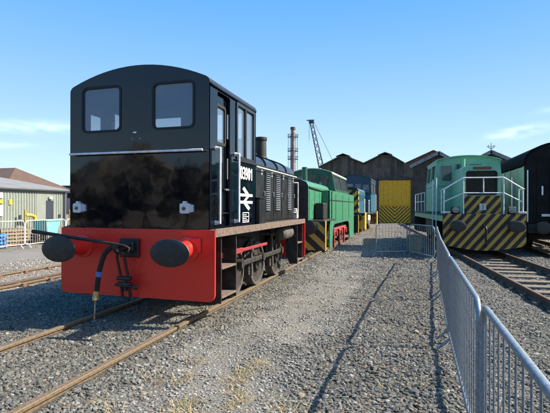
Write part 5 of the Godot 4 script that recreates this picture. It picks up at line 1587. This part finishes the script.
func make_ballast() -> void:
	var r := RandomNumberGenerator.new(); r.seed = 4711
	var xf := []; var cols := []
	# cells 0.5 m square; only what the lens sees gets stones
	var z := -1.6
	while z > -40.0:
		var x := -12.0
		while x < 9.0:
			var d := sqrt(x * x + z * z)
			var ang := atan2(x, -z)
			if ang > -0.288 - 0.9 and ang < -0.288 + 0.85 and d > 2.2 and d < 40.0:
				var dens: float = 1800.0 if d < 9.0 else (1800.0 * pow(9.0 / d, 1.4))
				var under: bool = abs(x + 3.75) < 0.7 and z < -7.0
				if under: dens *= 0.3
				if x < -6.5: dens *= 0.6
				var cnt := int(dens * 0.25)
				for k in cnt:
					var px := x + r.randf() * 0.5; var pz := z - r.randf() * 0.5
					var zn := zone(px, pz)
					if r.randf() > zn[1]: continue
					# keep rail heads clear
					if abs(abs(px + 3.75) - 0.7525) < 0.055: continue
					var big: float = clamp(d / 9.0, 1.0, 1.7)
					var s: float = r.randf_range(0.009, 0.0205) * zn[2] * big
					if r.randf() < 0.05: s *= r.randf_range(1.3, 1.75)
					var bs := Basis(Quaternion(Vector3(r.randfn(), r.randfn(), r.randfn()).normalized(), r.randf() * TAU)).scaled(Vector3(s * r.randf_range(0.9, 1.4), s * r.randf_range(0.55, 0.85), s * r.randf_range(0.8, 1.2)))
					xf.append(Transform3D(bs, Vector3(px, height(px, pz) + s * 0.25, pz)))
					var f := r.randf_range(0.62, 1.4)
					var w := r.randf()
					var c: Color = (zn[0] as Color) * 1.08
					var bp: float = 0.09
					if px > -0.9 and px < 0.45: bp += 0.3 * clampf(patch.get_noise_2d(px * 9.0 + 40.0, pz * 6.0) * 2.5, 0.0, 1.0)
					if w < bp: c = Color(0.14, 0.113, 0.082)
					elif w < bp + 0.15: c = Color(0.068, 0.068, 0.064)
					elif w < bp + 0.22: c = Color(0.19, 0.185, 0.17)
					cols.append(Color(c.r * f, c.g * f, c.b * f))
			x += 0.5
		z -= 0.5
	var mm := MultiMesh.new()
	mm.transform_format = MultiMesh.TRANSFORM_3D
	mm.use_colors = true
	mm.mesh = stone_mesh(5)
	mm.instance_count = xf.size()
	for i in xf.size():
		mm.set_instance_transform(i, xf[i]); mm.set_instance_color(i, cols[i])
	var o := MultiMeshInstance3D.new()
	o.multimesh = mm
	o.material_override = M.stone
	o.name = "ballast_stones"
	add_child(o)
	tag(o, "loose grey and brown ballast stones covering the yard", "ballast", "", "stuff")
	print("stones ", xf.size())

func make_weeds() -> void:
	var r := RandomNumberGenerator.new(); r.seed = 99
	var st := mb()
	var spots := []
	for k in 24: spots.append([Vector2(-1.6 + r.randfn() * 0.33, -3.8 + r.randfn() * 0.42), 42, 0.10])
	for k in 30: spots.append([Vector2(-0.25 + r.randfn() * 0.35, -4.0 - r.randf() * 9.0), 8, 0.11])
	for k in 24: spots.append([Vector2(-1.3 + r.randfn() * 0.5, -5.0 - r.randf() * 9.0), 7, 0.09])
	for k in 10: spots.append([Vector2(-2.45 + r.randfn() * 0.15, -3.0 - r.randf() * 1.6), 9, 0.12])
	for k in 16: spots.append([Vector2(-14.3 + r.randfn() * 0.15, -12.5 - r.randf() * 3.0), 12, 0.2])
	for s in spots:
		for k in s[1]:
			var p := Vector3(s[0].x + r.randfn() * 0.06, 0, s[0].y + r.randfn() * 0.06)
			p.y = height(p.x, p.z)
			var a := r.randf() * TAU
			var l: float = s[2] * r.randf_range(0.5, 1.3)
			var d := Vector3(cos(a), pow(r.randf(), 1.8) * 0.8 + 0.05, sin(a)).normalized() * l
			var w := Vector3(-sin(a), 0, cos(a)) * 0.0022
			var f := r.randf_range(0.7, 1.2)
			var c := Color(0.30 * f, 0.235 * f, 0.12 * f) if r.randf() < 0.85 else Color(0.1 * f, 0.12 * f, 0.045 * f)
			if s[0].x < -10.0: c = Color(0.3 * f, 0.3 * f, 0.08 * f)
			st.set_color(c)
			var mid := p + d * 0.55 + Vector3.UP * l * 0.12
			var n := w.cross(d).normalized()
			tri(st, p - w, p + w, mid + w, n); tri(st, p - w, mid + w, mid - w, n); tri(st, mid - w, mid + w, p + d, n)
	tag(build(st, "dry_grass", M.straw, self), "straw coloured dry grass tufts growing in the ballast", "grass", "", "stuff")
